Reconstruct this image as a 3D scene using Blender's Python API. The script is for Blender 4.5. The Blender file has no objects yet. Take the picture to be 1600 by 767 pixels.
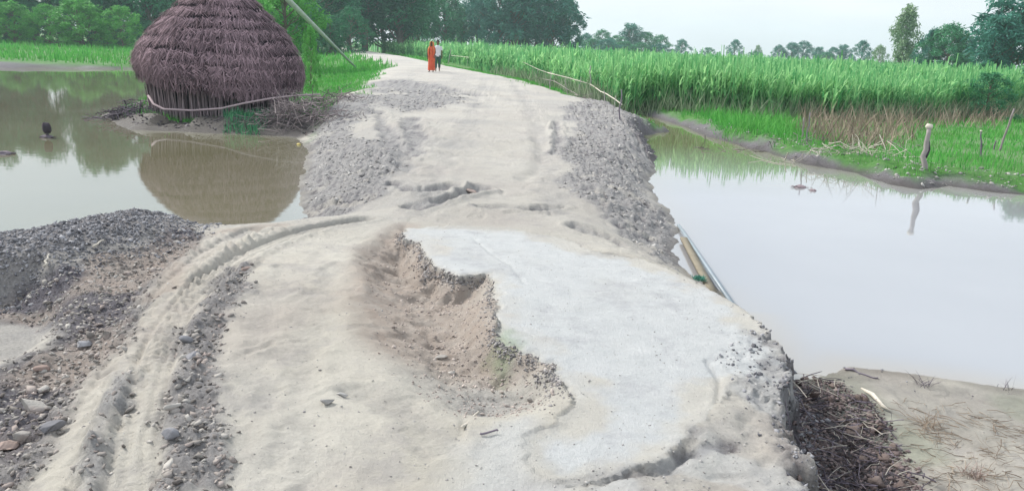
import bpy, bmesh, math, random
import numpy as np
from mathutils import Vector, Matrix, Euler

# ------------------------------------------------------------------ camera, sky, sun, exposure
S = bpy.context.scene
COL = S.collection
CAM_Z, F_PX, CX, CY = 2.35, 1200.0, 800.0, 383.5
PITCH, ROLL = math.radians(14.46), math.radians(2.48)
_c, _s = math.cos(PITCH), math.sin(PITCH)
FWD = np.array([0, _c, -_s]); R0 = np.array([1.0, 0, 0]); U0 = np.array([0, _s, _c])
RGT = math.cos(ROLL)*R0 + math.sin(ROLL)*U0
UPV = math.cos(ROLL)*U0 - math.sin(ROLL)*R0
cam = bpy.data.cameras.new("camera"); cam_o = bpy.data.objects.new("camera", cam); COL.objects.link(cam_o)
cam.sensor_fit = 'HORIZONTAL'; cam.sensor_width = 36.0; cam.lens = 36.0*F_PX/1600.0
cam.clip_start = 0.05; cam.clip_end = 6000
M = Matrix((( RGT[0], UPV[0], -FWD[0], 0), (RGT[1], UPV[1], -FWD[1], 0), (RGT[2], UPV[2], -FWD[2], CAM_Z), (0, 0, 0, 1)))
cam_o.matrix_world = M
S.camera = cam_o

SUN_EL, SUN_AZ = math.radians(40), math.radians(-58)      # azimuth from +Y towards +X
w = bpy.data.worlds.new("World"); S.world = w; w.use_nodes = True
nt = w.node_tree; nt.nodes.clear()
out = nt.nodes.new("ShaderNodeOutputWorld"); bg = nt.nodes.new("ShaderNodeBackground")
sky = nt.nodes.new("ShaderNodeTexSky"); sky.sky_type = 'NISHITA'; sky.sun_disc = False
sky.sun_elevation = SUN_EL; sky.sun_rotation = SUN_AZ; sky.dust_density = 4.0; sky.air_density = 1.0; sky.ozone_density = 1.0
tc = nt.nodes.new("ShaderNodeTexCoord"); mp = nt.nodes.new("ShaderNodeMapping"); mp.inputs['Scale'].default_value = (1, 1, 3.5)
nz = nt.nodes.new("ShaderNodeTexNoise"); nz.inputs['Scale'].default_value = 1.6; nz.inputs['Detail'].default_value = 5
cr = nt.nodes.new("ShaderNodeMapRange"); cr.inputs[1].default_value = 0.3; cr.inputs[2].default_value = 0.75
cr.inputs[3].default_value = 0.55; cr.inputs[4].default_value = 0.97
mix = nt.nodes.new("ShaderNodeMix"); mix.data_type = 'RGBA'
cloud = (10.3, 10.85, 11.5, 1)
nt.links.new(tc.outputs['Generated'], mp.inputs[0]); nt.links.new(mp.outputs[0], nz.inputs['Vector'])
nt.links.new(nz.outputs['Fac'], cr.inputs[0]); nt.links.new(cr.outputs[0], mix.inputs[0])
nt.links.new(sky.outputs[0], mix.inputs[6]); mix.inputs[7].default_value = cloud
nt.links.new(mix.outputs[2], bg.inputs[0]); nt.links.new(bg.outputs[0], out.inputs[0])
bg.inputs[1].default_value = 0.077
sd = bpy.data.lights.new("sun", 'SUN'); sd.energy = 3.0; sd.angle = math.radians(12); sd.color = (1.0, 0.96, 0.9)
so = bpy.data.objects.new("sun", sd); COL.objects.link(so)
sv = Vector((math.sin(SUN_AZ)*math.cos(SUN_EL), math.cos(SUN_AZ)*math.cos(SUN_EL), math.sin(SUN_EL)))
so.rotation_euler = (-sv).to_track_quat('-Z', 'Y').to_euler()
S.view_settings.view_transform = 'Standard'; S.view_settings.look = 'None'
S.view_settings.gamma = 1; S.view_settings.use_curve_mapping = False
S.view_settings.exposure = 0.53
S.render.engine = 'CYCLES'
S.cycles.use_denoising = True
S.cycles.max_bounces = 6; S.cycles.volume_bounces = 1; S.cycles.transparent_max_bounces = 8
S.cycles.caustics_reflective = False; S.cycles.caustics_refractive = False
S.cycles.volume_step_rate = 4

RNG = np.random.default_rng(7)
random.seed(7)

# ------------------------------------------------------------------ helpers
def ray(px, py):
    return FWD*F_PX + RGT*(px-CX) - UPV*(py-CY)
def P(px, py, z=0.0):
    """the point at height z that the photograph shows at (px, py)"""
    d = ray(px, py); t = (z-CAM_Z)/d[2]
    return np.array([d[0]*t, d[1]*t, z])
def D(px, py, dist):
    """the point on that sight line at ground distance dist along +Y"""
    d = ray(px, py); t = dist/d[1]
    return np.array([d[0]*t, dist, CAM_Z+d[2]*t])
def horizon(px):
    return 65 + (px-600)*0.0433

def hash2(ix, iy, seed):
    h = (ix.astype(np.int64)*374761393 + iy.astype(np.int64)*668265263 + seed*1442695041) & 0xffffffff
    h = ((h ^ (h >> 13))*1274126177) & 0xffffffff
    h = (h ^ (h >> 16)) & 0xffffffff
    return h.astype(np.float64)/4294967295.0
def vn(x, y, seed=0):
    ix = np.floor(x); iy = np.floor(y); fx = x-ix; fy = y-iy
    fx = fx*fx*fx*(fx*(fx*6-15)+10); fy = fy*fy*fy*(fy*(fy*6-15)+10)
    a = hash2(ix, iy, seed); b = hash2(ix+1, iy, seed); c = hash2(ix, iy+1, seed); d = hash2(ix+1, iy+1, seed)
    return (a+(b-a)*fx) + ((c+(d-c)*fx)-(a+(b-a)*fx))*fy
def fbm(x, y, oct=4, seed=0, gain=0.5):
    s = 0; a = 1; t = 0
    for i in range(oct):
        s = s + a*(vn(x, y, seed+i*17)-0.5)*2; t += a; a *= gain; x = x*2.03+3.7; y = y*2.03-1.3
    return s/t
def worley(x, y, seed=0):
    ix = np.floor(x); iy = np.floor(y); best = np.full(x.shape, 9.0); rid = np.zeros(x.shape)
    for i in (-1, 0, 1):
        for j in (-1, 0, 1):
            cx = ix+i; cy = iy+j
            px_ = cx+hash2(cx, cy, seed); py_ = cy+hash2(cx, cy, seed+5)
            dd = (px_-x)**2+(py_-y)**2
            m = dd < best; best = np.where(m, dd, best); rid = np.where(m, hash2(cx, cy, seed+9), rid)
    return np.sqrt(best), rid
def sstep(a, b, x):
    t = np.clip((x-a)/(b-a), 0, 1); return t*t*(3-2*t)
def seg_dist(X, Y, pts, closed=False):
    pts = np.asarray(pts)[:, :2]; best = np.full(X.shape, 1e9)
    n = len(pts)
    for i in range(n if closed else n-1):
        a = pts[i]; b = pts[(i+1) % n]; ab = b-a; L = max(ab@ab, 1e-12)
        t = np.clip(((X-a[0])*ab[0]+(Y-a[1])*ab[1])/L, 0, 1)
        dx = X-a[0]-t*ab[0]; dy = Y-a[1]-t*ab[1]
        best = np.minimum(best, dx*dx+dy*dy)
    return np.sqrt(best)
def inside(X, Y, pts):
    pts = np.asarray(pts)[:, :2]; r = np.zeros(X.shape, bool); n = len(pts)
    for i in range(n):
        x1, y1 = pts[i]; x2, y2 = pts[(i+1) % n]
        if y1 == y2: continue
        c = ((y1 > Y) != (y2 > Y)) & (X < (x2-x1)*(Y-y1)/(y2-y1)+x1)
        r ^= c
    return r
def sdf(X, Y, pts):
    """metres outside (+) / inside (-) a polygon"""
    d = seg_dist(X, Y, pts, True); return np.where(inside(X, Y, pts), -d, d)
def W(pix, z=0.0):
    return np.array([P(p[0], p[1], p[2] if len(p) > 2 else z) for p in pix])

def raw_mesh(name, verts, faces, attrs=None, smooth=False, mats=None, uv=None):
    """numpy verts (N,3) and faces (M,k) -> mesh data"""
    me = bpy.data.meshes.new(name)
    verts = np.asarray(verts, np.float32); faces = np.asarray(faces, np.int32); k = faces.shape[1]
    me.vertices.add(len(verts)); me.vertices.foreach_set('co', verts.ravel())
    me.loops.add(faces.size); me.loops.foreach_set('vertex_index', faces.ravel())
    me.polygons.add(len(faces)); me.polygons.foreach_set('loop_start', np.arange(len(faces), dtype=np.int32)*k)
    me.polygons.foreach_set('loop_total', np.full(len(faces), k, np.int32))
    if smooth: me.polygons.foreach_set('use_smooth', np.ones(len(faces), bool))
    if mats is not None: me.polygons.foreach_set('material_index', np.asarray(mats, np.int32))
    me.update(calc_edges=True)
    for an, av in (attrs or {}).items():
        av = np.asarray(av, np.float32)
        if av.ndim == 1:
            a = me.attributes.new(an, 'FLOAT', 'POINT'); a.data.foreach_set('value', av)
        else:
            a = me.attributes.new(an, 'FLOAT_COLOR', 'POINT')
            if av.shape[1] == 3: av = np.hstack([av, np.ones((len(av), 1), np.float32)])
            a.data.foreach_set('color', av.ravel())
    return me
def link(name, me, mat=None, parent=None, **tags):
    o = bpy.data.objects.new(name, me); COL.objects.link(o)
    if mat is not None:
        for m in (mat if isinstance(mat, (list, tuple)) else [mat]): me.materials.append(m)
    if parent is not None: o.parent = parent
    for k_, v in tags.items(): o[k_] = v
    return o
def empty(name, loc=(0, 0, 0), rot=(0, 0, 0), **tags):
    o = bpy.data.objects.new(name, None); COL.objects.link(o); o.location = loc; o.rotation_euler = rot
    o.empty_display_size = 0.2
    for k_, v in tags.items(): o[k_] = v
    return o
class MB:
    """collects verts + quads/tris"""
    def __init__(s): s.v = []; s.q = []; s.a = []; s.n = 0
    def add(s, v, q, a=None):
        v = np.asarray(v, float).reshape(-1, 3); q = np.asarray(q, int)
        if q.shape[1] == 3: q = np.hstack([q, q[:, 2:3]])
        s.v.append(v); s.q.append(q+s.n); s.n += len(v)
        s.a.append(np.full(len(v), 0.5) if a is None else np.broadcast_to(np.asarray(a, float), (len(v),)))
    def mesh(s, name, smooth=False):
        v = np.vstack(s.v); q = np.vstack(s.q); a = np.concatenate(s.a)
        tri = q[:, 2] == q[:, 3]
        if tri.any():
            me = bpy.data.meshes.new(name)
            fl = [tuple(f[:3]) if t else tuple(f) for f, t in zip(q.tolist(), tri.tolist())]
            me.from_pydata(v.tolist(), [], fl)
            at = me.attributes.new('tint', 'FLOAT', 'POINT'); at.data.foreach_set('value', a.astype(np.float32))
            if smooth: me.polygons.foreach_set('use_smooth', np.ones(len(me.polygons), bool))
            me.update(); return me
        return raw_mesh(name, v, q, {'tint': a}, smooth)
def tube(path, rad, n=7, cap=True):
    path = np.asarray(path, float); k = len(path); rad = np.broadcast_to(np.asarray(rad, float), (k,))
    T = np.gradient(path, axis=0); T /= np.linalg.norm(T, axis=1, keepdims=True)+1e-9
    ref = np.array([0, 0, 1.0]) if abs(T[0][2]) < 0.9 else np.array([1.0, 0, 0])
    V = []
    for i in range(k):
        a = np.cross(T[i], ref); a /= np.linalg.norm(a)+1e-9; b = np.cross(T[i], a)
        ang = np.arange(n)/n*2*math.pi
        V.append(path[i]+rad[i]*(np.cos(ang)[:, None]*a+np.sin(ang)[:, None]*b))
    V = np.vstack(V); Q = []
    for i in range(k-1):
        for j in range(n):
            Q.append((i*n+j, i*n+(j+1) % n, (i+1)*n+(j+1) % n, (i+1)*n+j))
    if cap:
        V = np.vstack([V, path[:1], path[-1:]]); c0 = k*n; c1 = k*n+1
        for j in range(n):
            Q.append((c0, (j+1) % n, j, j)); Q.append((c1, (k-1)*n+j, (k-1)*n+(j+1) % n, (k-1)*n+(j+1) % n))
    return V, np.array(Q)
def crooked(a, b, n=7, amp=0.03, rng=RNG, sag=0.0):
    a = np.asarray(a, float); b = np.asarray(b, float); t = np.linspace(0, 1, n)
    p = a+(b-a)*t[:, None]; p[1:-1] += rng.normal(0, amp, (n-2, 3)); p[:, 2] -= sag*4*t*(1-t)
    return p
def strips(base, dirv, side, L, wd, droop, nseg=3, taper=0.9):
    """vectorised ribbons: base/dir/side (N,3); returns verts, quads"""
    N = len(base); t = np.linspace(0, 1, nseg+1)
    c = base[:, None, :]+dirv[:, None, :]*(L[:, None, None]*t[None, :, None])
    c[:, :, 2] -= (droop*L)[:, None]*t[None, :]**2
    ww = (wd[:, None]*np.clip(1-taper*t[None, :]**1.5, 0.03, 1)*0.5)[:, :, None]
    v = np.stack([c-side[:, None, :]*ww, c+side[:, None, :]*ww], axis=2).reshape(-1, 3)
    b = (np.arange(N)*(nseg+1)*2)[:, None]; s_ = (np.arange(nseg)*2)[None, :]
    i0 = (b+s_).ravel(); q = np.stack([i0, i0+1, i0+3, i0+2], axis=1)
    return v, q
def unit(v): return v/(np.linalg.norm(v, axis=-1, keepdims=True)+1e-9)

# ------------------------------------------------------------------ materials
def new_mat(name):
    m = bpy.data.materials.new(name); m.use_nodes = True; t = m.node_tree
    return m, t, t.nodes['Principled BSDF'], t.nodes['Material Output']
def N(t, ty, **kw):
    n = t.nodes.new(ty)
    for k_, v in kw.items(): setattr(n, k_, v)
    return n
def mixc(t, fac, a, b, blend='MIX'):
    m = N(t, 'ShaderNodeMix', data_type='RGBA', blend_type=blend)
    for sock, v in ((m.inputs[0], fac), (m.inputs[6], a), (m.inputs[7], b)):
        if isinstance(v, (int, float)): sock.default_value = v
        elif isinstance(v, tuple): sock.default_value = v if len(v) == 4 else (*v, 1)
        else: t.links.new(v, sock)
    return m.outputs[2]
def noise(t, scale, detail=4, rough=0.55, coord='Object', vec=None):
    tcn = N(t, 'ShaderNodeTexCoord'); n = N(t, 'ShaderNodeTexNoise')
    n.inputs['Scale'].default_value = scale; n.inputs['Detail'].default_value = detail; n.inputs['Roughness'].default_value = rough
    t.links.new(vec if vec is not None else tcn.outputs[coord], n.inputs['Vector']); return n.outputs['Fac']
def ramp(t, sock, lo, hi, a=0.0, b=1.0):
    r = N(t, 'ShaderNodeMapRange'); r.clamp = True
    r.inputs[1].default_value = lo; r.inputs[2].default_value = hi; r.inputs[3].default_value = a; r.inputs[4].default_value = b
    t.links.new(sock, r.inputs[0]); return r.outputs[0]
def attr(t, name, out='Fac'):
    a = N(t, 'ShaderNodeAttribute', attribute_name=name); return a.outputs[out]
def bump(t, p, sock, strength=0.3, dist=0.02):
    b = N(t, 'ShaderNodeBump'); b.inputs['Strength'].default_value = strength; b.inputs['Distance'].default_value = dist
    t.links.new(sock, b.inputs['Height']); t.links.new(b.outputs[0], p.inputs['Normal']); return b
def tint_mat(name, c0, c1, rough=0.8, trans=0.0, nscale=6.0, c2=None, spec=0.3, bumpiness=0.0):
    """two colours mixed by the mesh's tint attribute, mottled by noise"""
    m, t, p, o = new_mat(name)
    col = mixc(t, attr(t, 'tint'), c0, c1)
    if c2 is not None: col = mixc(t, ramp(t, noise(t, nscale*0.5, 3), 0.5, 0.68), col, c2)
    n = noise(t, nscale)
    col = mixc(t, 1.0, col, mixc(t, n, (0.72, 0.72, 0.72), (1.25, 1.25, 1.25)), 'MULTIPLY')
    t.links.new(col, p.inputs['Base Color']); p.inputs['Roughness'].default_value = rough
    p.inputs['Specular IOR Level'].default_value = spec
    if bumpiness: bump(t, p, noise(t, nscale*6, 3), bumpiness, 0.01)
    if trans:
        tr = N(t, 'ShaderNodeBsdfTranslucent'); ms = N(t, 'ShaderNodeMixShader'); ms.inputs[0].default_value = trans
        t.links.new(col, tr.inputs[0]); t.links.new(p.outputs[0], ms.inputs[1]); t.links.new(tr.outputs[0], ms.inputs[2])
        t.links.new(ms.outputs[0], o.inputs[0])
    return m

def terrain_mat():
    m, t, p, o = new_mat("earth")
    A = N(t, 'ShaderNodeAttribute', attribute_name='zone_a'); B = N(t, 'ShaderNodeAttribute', attribute_name='zone_b')
    sa = N(t, 'ShaderNodeSeparateColor'); sb = N(t, 'ShaderNodeSeparateColor')
    t.links.new(A.outputs['Color'], sa.inputs[0]); t.links.new(B.outputs['Color'], sb.inputs[0])
    slab, red, dark = sa.outputs; grass, wet, grey = sb.outputs
    n1 = noise(t, 0.9, 5); n2 = noise(t, 7, 6, 0.65); n3 = noise(t, 45, 5, 0.7); n4 = noise(t, 260, 2, 0.6)
    sand = mixc(t, ramp(t, n1, 0.35, 0.65), (0.575, 0.545, 0.475), (0.65, 0.625, 0.56))
    sand = mixc(t, ramp(t, n2, 0.45, 0.75, 0, 0.5), sand, (0.48, 0.46, 0.42))
    conc = mixc(t, ramp(t, n2, 0.3, 0.7), (0.565, 0.59, 0.60), (0.655, 0.675, 0.68))
    conc = mixc(t, ramp(t, n1, 0.55, 0.8, 0, 0.6), conc, (0.53, 0.53, 0.51))
    sand = mixc(t, ramp(t, noise(t, 2.6, 6, .7), 0.52, 0.66, 0, .6), sand, (0.44, 0.42, 0.405))
    sand = mixc(t, ramp(t, noise(t, .55, 4, .6), 0.5, 0.7, 0, .45), sand, (0.43, 0.37, 0.34))
    conc = mixc(t, ramp(t, noise(t, 3.1, 6, .7), 0.52, 0.68, 0, .6), conc, (0.44, 0.45, 0.475))
    redc = mixc(t, ramp(t, n2, 0.3, 0.7), (0.37, 0.30, 0.255), (0.47, 0.42, 0.375))
    darkc = mixc(t, ramp(t, n3, 0.3, 0.7), (0.055, 0.048, 0.06), (0.20, 0.19, 0.215))
    greyc = mixc(t, ramp(t, n3, 0.3, 0.7), (0.27, 0.265, 0.265), (0.46, 0.45, 0.44))
    grassc = mixc(t, ramp(t, n2, 0.3, 0.7), (0.05, 0.17, 0.035), (0.12, 0.27, 0.07))
    c = mixc(t, grey, sand, greyc)
    c = mixc(t, dark, c, darkc); c = mixc(t, red, c, redc)
    c = mixc(t, slab, c, conc); c = mixc(t, grass, c, grassc)
    c = mixc(t, wet, c, mixc(t, n2, (0.03, 0.026, 0.023), (0.10, 0.088, 0.076)))
    c = mixc(t, 1.0, c, mixc(t, n3, (0.84, 0.84, 0.84), (1.14, 1.14, 1.14)), 'MULTIPLY')
    c = mixc(t, 1.0, c, mixc(t, n4, (0.9, 0.9, 0.9), (1.09, 1.09, 1.09)), 'MULTIPLY')
    t.links.new(c, p.inputs['Base Color'])
    t.links.new(ramp(t, wet, 0, 1, 0.9, 0.45), p.inputs['Roughness'])
    p.inputs['Specular IOR Level'].default_value = 0.25
    add = N(t, 'ShaderNodeMath', operation='ADD'); t.links.new(n3, add.inputs[0]); t.links.new(n4, add.inputs[1])
    bump(t, p, add.outputs[0], 0.9, 0.016)
    return m
EARTH = terrain_mat()
def water_mat(name, c0, c1, ior=1.45, clear=None):
    m, t, p, o = new_mat(name)
    c = mixc(t, ramp(t, noise(t, 0.35, 3), 0.3, 0.7), c0, c1)
    c = mixc(t, attr(t, 'shallow'), c, (0.34, 0.315, 0.285))
    if clear:                                    # clearer far end; its olive base paints in green reflections
        pos = N(t, 'ShaderNodeTexCoord'); sp = N(t, 'ShaderNodeSeparateXYZ'); t.links.new(pos.outputs['Object'], sp.inputs[0])
        c = mixc(t, ramp(t, sp.outputs[1], 13, 21), c, clear)
    t.links.new(c, p.inputs['Base Color'])
    p.inputs['Roughness'].default_value = 0.03; p.inputs['IOR'].default_value = ior; p.inputs['Specular Tint'].default_value = (.60, .84, 1.0, 1)
    tcn = N(t, 'ShaderNodeTexCoord'); mpn = N(t, 'ShaderNodeMapping'); mpn.inputs['Scale'].default_value = (1, 2.0, 1)
    t.links.new(tcn.outputs['Object'], mpn.inputs[0])
    bump(t, p, noise(t, 2.2, 3, vec=mpn.outputs[0]), 0.05, 0.012)
    return m
WATER_L = water_mat("muddy_water", (0.155, 0.145, 0.09), (0.185, 0.17, 0.11), 2.6)
WATER_R = water_mat("silty_water", (0.305, 0.31, 0.33), (0.335, 0.34, 0.36), 2.0, (0.20, 0.21, 0.11))
THATCH = tint_mat("thatch", (0.055, 0.034, 0.042), (0.43, 0.31, 0.35), 0.9, nscale=3, spec=0.1)
THATCH_IN = tint_mat("thatch_core", (0.035, 0.022, 0.03), (0.05, 0.035, 0.045), 0.95, nscale=8, spec=0.1)
STALK = tint_mat("dry_stalk", (0.10, 0.075, 0.085), (0.48, 0.39, 0.41), 0.85, nscale=9, spec=0.15)
TWIG = tint_mat("dead_twig", (0.10, 0.085, 0.095), (0.42, 0.36, 0.36), 0.85, nscale=9, spec=0.15)
DARKTWIG = tint_mat("damp_twig", (0.035, 0.03, 0.04), (0.24, 0.21, 0.25), 0.8, nscale=9, spec=0.2)
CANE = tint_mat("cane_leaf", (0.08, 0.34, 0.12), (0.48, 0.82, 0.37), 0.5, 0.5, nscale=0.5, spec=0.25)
DRYCANE = tint_mat("dry_cane_leaf", (0.17, 0.13, 0.10), (0.46, 0.38, 0.30), 0.8, 0.15, nscale=3, spec=0.15)
GRASS = tint_mat("grass_blade", (0.05, 0.30, 0.045), (0.17, 0.55, 0.11), 0.6, 0.25, nscale=0.6, c2=(0.13, 0.30, 0.07), spec=0.2)
ROCK = tint_mat("stone", (0.15, 0.135, 0.125), (0.47, 0.45, 0.42), 0.9, nscale=12, c2=(0.33, 0.28, 0.26), spec=0.2, bumpiness=0.5)
CLOD = tint_mat("mud_clod", (0.25, 0.24, 0.235), (0.48, 0.47, 0.455), 0.95, nscale=12, spec=0.1, bumpiness=0.5)
DARKROCK = tint_mat("dark_gravel", (0.10, 0.10, 0.112), (0.36, 0.362, 0.385), 0.9, nscale=14, spec=0.2, bumpiness=0.4)
REDROCK = tint_mat("brick_stone", (0.27, 0.20, 0.175), (0.37, 0.30, 0.27), 0.9, nscale=12, spec=0.2, bumpiness=0.5)
PALE = tint_mat("bleached_wood", (0.42, 0.39, 0.35), (0.62, 0.58, 0.50), 0.8, nscale=15, spec=0.2, bumpiness=0.4)
POSTW = tint_mat("weathered_post", (0.18, 0.15, 0.15), (0.42, 0.39, 0.38), 0.85, nscale=10, spec=0.15, bumpiness=0.5)
BARK = tint_mat("bark", (0.10, 0.08, 0.06), (0.22, 0.19, 0.16), 0.9, nscale=2, spec=0.1, bumpiness=0.4)
PALEBARK = tint_mat("pale_bark", (0.26, 0.25, 0.22), (0.42, 0.42, 0.38), 0.85, nscale=2, spec=0.1, bumpiness=0.3)
POLE = tint_mat("pole_concrete", (0.36, 0.42, 0.39), (0.46, 0.52, 0.48), 0.8, nscale=6, spec=0.2, bumpiness=0.2)
LEAF = {k_: tint_mat("leaf_"+k_, a, b, 0.6, 0.25, nscale=0.35, spec=0.2) for k_, a, b in (
    ('dark', (0.014, 0.11, 0.06), (0.065, 0.29, 0.12)), ('bright', (0.05, 0.26, 0.05), (0.20, 0.55, 0.12)),
    ('mid', (0.03, 0.17, 0.09), (0.12, 0.38, 0.18)), ('bluish', (0.03, 0.145, 0.12), (0.11, 0.34, 0.25)),  # bluish: blue of distance haze painted into far-tree leaves
    ('olive', (0.14, 0.26, 0.14), (0.33, 0.45, 0.26)))}

# ------------------------------------------------------------------ terrain
def axis(fine0, fine1, step, growth, far):
    mid = np.arange(fine0, fine1+1e-6, step); r = []; p_, s_ = fine1, step
    while p_ < far: s_ *= growth; p_ += s_; r.append(p_)
    l = []; p_, s_ = fine0, step
    while p_ > -far: s_ *= growth; p_ -= s_; l.append(p_)
    return np.array(l[::-1]+list(mid)+r)
XS = axis(-3.3, 3.3, 0.0165, 1.021, 560)
ys = [-40, -25, -14, -8, -4, -2, -1, 0, 0.6, 1.1, 1.5, 1.8]; y_ = 1.95
while y_ < 620:
    ys.append(y_); y_ += min(0.0125+0.0006*max(0, y_-2.6)**2, 0.045*y_)
YS = np.array(ys)
X, Y = np.meshgrid(XS, YS)
# the shorelines, drawn where the photograph shows them at water level
POND_L = W([(-1100, 52), (-600, 81), (0, 107), (200, 108), (330, 113), (318, 135), (260, 150), (215, 160), (160, 181), (200, 203), (300, 207),
            (400, 210), (465, 214), (483, 235), (473, 262), (468, 300), (474, 330), (488, 347), (440, 352), (380, 362), (315, 360),
            (290, 350), (200, 346), (100, 357), (20, 379), (-10, 390), (-100, 425), (-500, 560), (-1500, 560), (-2200, 300)])
e = lambda px, py: P(px, py, 0.42)+np.array([0.30, 0.06, 0])
POND_R = np.vstack([W([(968, 174), (1000, 177), (1040, 190), (1075, 200), (1100, 212), (1180, 234), (1260, 257), (1340, 271), (1385, 288), (1440, 297),
            (1480, 290), (1560, 302), (1620, 306), (1800, 330), (2400, 520), (3200, 900), (3200, 1300), (1900, 668), (1750, 636), (1600, 611), (1500, 598), (1420, 588),
            (1320, 574)]), [P(1262, 566, 0.15)+np.array([0.12, 0.1, 0])], [e(1225, 545), e(1180, 500)],
            W([(1152, 478), (1120, 452), (1102, 448), (1082, 434), (1062, 417), (1060, 400), (1052, 392), (1056, 378), (1062, 352), (1035, 315), (1011, 287), (1024, 270), (1026, 245), (1003, 212), (1045, 206), (1020, 199), (985, 196), (972, 186)])])
wob = fbm(X*1.3, Y*1.3, 3, 3)*0.10+fbm(X*6, Y*6, 2, 4)*0.03
far = np.clip(Y/12, 0.5, 4)
dl = sdf(X, Y, POND_L)+wob*far*0.8; dr = sdf(X, Y, POND_R)+wob*np.clip(Y/12, 0.4, 2)*0.8
ROAD = W([(-60, 900, .4), (60, 767, .4), (170, 560, .35), (260, 440, .3), (330, 375, .2), (440, 356, .1), (488, 347, 0.05), (474, 320, 0), (468, 290, 0), (485, 235, 0), (520, 170, .3), (570, 130, .5), (600, 108, .6),
          (560, 92, .7), (525, 79, .7), (505, 72, .7), (560, 78, .7), (640, 90, .7), (720, 108, .65), (800, 124, .6), (880, 150, .5), (960, 172, .3), (985, 196, .05), (1003, 212, 0), (1026, 245, 0),
          (1024, 270, 0), (1011, 287, 0), (1035, 315, 0), (1062, 352, 0), (1052, 392, 0), (1075, 425, .1), (1120, 452, .3), (1180, 500, .42), (1225, 545, .42), (1250, 580, .42), (1250, 680, .42), (1300, 767, .42), (1420, 960, .42)])
droad = sdf(X, Y, ROAD)+(fbm(X*4, Y*4, 4, 141, .65)*.18+.03)*(X > 0)*sstep(8, 6, Y)
# heights the land rises to
Hroad = np.interp(Y, [0, 2, 5, 7, 9, 13, 20, 40, 100], [.5, .5, .5, .42, .36, .36, .45, .83, .85])
HL = W([(-700, 700), (-500, 430), (0, 392), (200, 355), (300, 352), (330, 375), (260, 440), (170, 560), (60, 767), (-60, 900), (-500, 1100)], .3)
FLAT = W([(1262, 570), (1330, 577), (1600, 613), (2600, 830), (2600, 1300), (1100, 1000), (1150, 720), (1190, 610)], 0.05)
rm = sstep(0.5, -0.3, droad*np.interp(Y, [15, 35], [1, .16]))
H = 0.22+fbm(X*0.12, Y*0.12, 3, 8)*0.08*np.clip(Y/20, 0, 1)
H = H+0.12*sstep(55, 110, Y)
H = H*(1-rm)+Hroad*rm
hl = sdf(X, Y, HL); H = H+(0.30-H)*sstep(0.4, -0.3, hl)*(1-rm)
fl = sdf(X, Y, FLAT); flm = sstep(0.12, -0.1, fl)*(1-sstep(0.06, -0.1, droad)); H = H*(1-flm)+0.075*flm
# shore ramps
wl = np.where(Y > 7, 1.5, 0.9)*np.where(Y > 26, 0.6, 1)
wr = np.interp(Y, [2, 5.2, 6.6, 8.5, 20], [0.3, 0.33, 0.8, 1.5, 0.8])
wr = np.where(fl < 0.3, 2.5*(flm)+wr*(1-flm), wr)
pr = lambda d, w_: np.where(d > 0, sstep(-1, 1, np.clip(d/w_, 0, 1))*2-1, np.clip(d*0.35, -0.5, 0)/0.4)
rise = np.minimum(pr(dl, wl), pr(dr, wr))
h = np.where(rise > 0, H*rise, rise*0.4)
shore = np.minimum(dl, dr)
# left mound of dark gravel, lip at its near side
MOUND = W([(-60, 395), (20, 385), (110, 368), (200, 352), (290, 354), (320, 372), (270, 395), (180, 420), (100, 440), (30, 450), (-80, 440)], .25)
dm = sdf(X, Y, MOUND); mound = sstep(0.35, -0.5, dm)
h += 0.22*mound*sstep(0, 0.7, dl)
LOW = W([(-200, 470), (40, 470), (90, 500), (60, 550), (0, 590), (-200, 640)], .1)
dlow = sdf(X, Y, LOW); low = sstep(0.25, -0.15, dlow); h = h*(1-low)+0.07*low
# broken concrete slab, the washed-out pit beside it
SL = 0.5
SLAB = W([(632, 348), (720, 345), (800, 350), (870, 364), (930, 388), (1010, 405), (1060, 425), (1110, 455), (1150, 478), (1180, 500), (1222, 545), (1240, 580), (1225, 640),
          (1150, 600), (1108, 650), (1080, 690), (1010, 735), (905, 762), (850, 757), (822, 725), (826, 690), (862, 668), (886, 640), (882, 605), (862, 572), (830, 553), (790, 540), (772, 530),
          (778, 498), (774, 470), (768, 440), (760, 428), (715, 430), (672, 412), (664, 388), (650, 372), (630, 366)], SL-.03)
edge_n = fbm(X*5, Y*5, 4, 21, 0.6)*0.06+fbm(X*22, Y*22, 3, 22, .6)*0.022
dslab = sdf(X, Y, SLAB)
dslab_n = dslab+edge_n
PITL = W([(632, 350), (664, 388), (672, 412), (760, 428), (778, 470), (778, 498), (772, 530), (830, 553), (862, 572), (886, 610), (880, 645), (850, 662), (800, 682), (730, 690),
          (640, 640), (580, 560), (560, 470), (565, 410), (600, 370)], .38)
dp = sdf(X, Y, PITL)+fbm(X*2.4, Y*2.4, 3, 31)*0.07
pit = sstep(0.12, -np.interp(Y, [3.2, 5.4, 6.6], [.4, .5, .3]), dp)
nearslab = np.exp(-np.maximum(dslab, 0)/0.65)
lipf = sstep(P(800, 700, .45)[1], P(800, 625, .45)[1], Y)
pit = pit*(.25+.75*lipf)
h -= pit*(0.05*lipf+0.03*vn(X*6,Y*6,32)+(0.045+0.12*nearslab)*sstep(0.0, 0.22, dslab_n+fbm(X*7, Y*7, 3, 34)*.08))*np.where(dslab_n > 0, 1, 0)
# lip: the pit's left rim breaks off too
rim = W([(628, 368), (600, 385), (578, 410), (570, 440), (566, 475)], .42)
dri = seg_dist(X, Y, rim); h += 0.035*np.exp(-(dri/0.09)**2)*(fbm(X*6, Y*6, 3, 33)+0.6)
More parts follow.
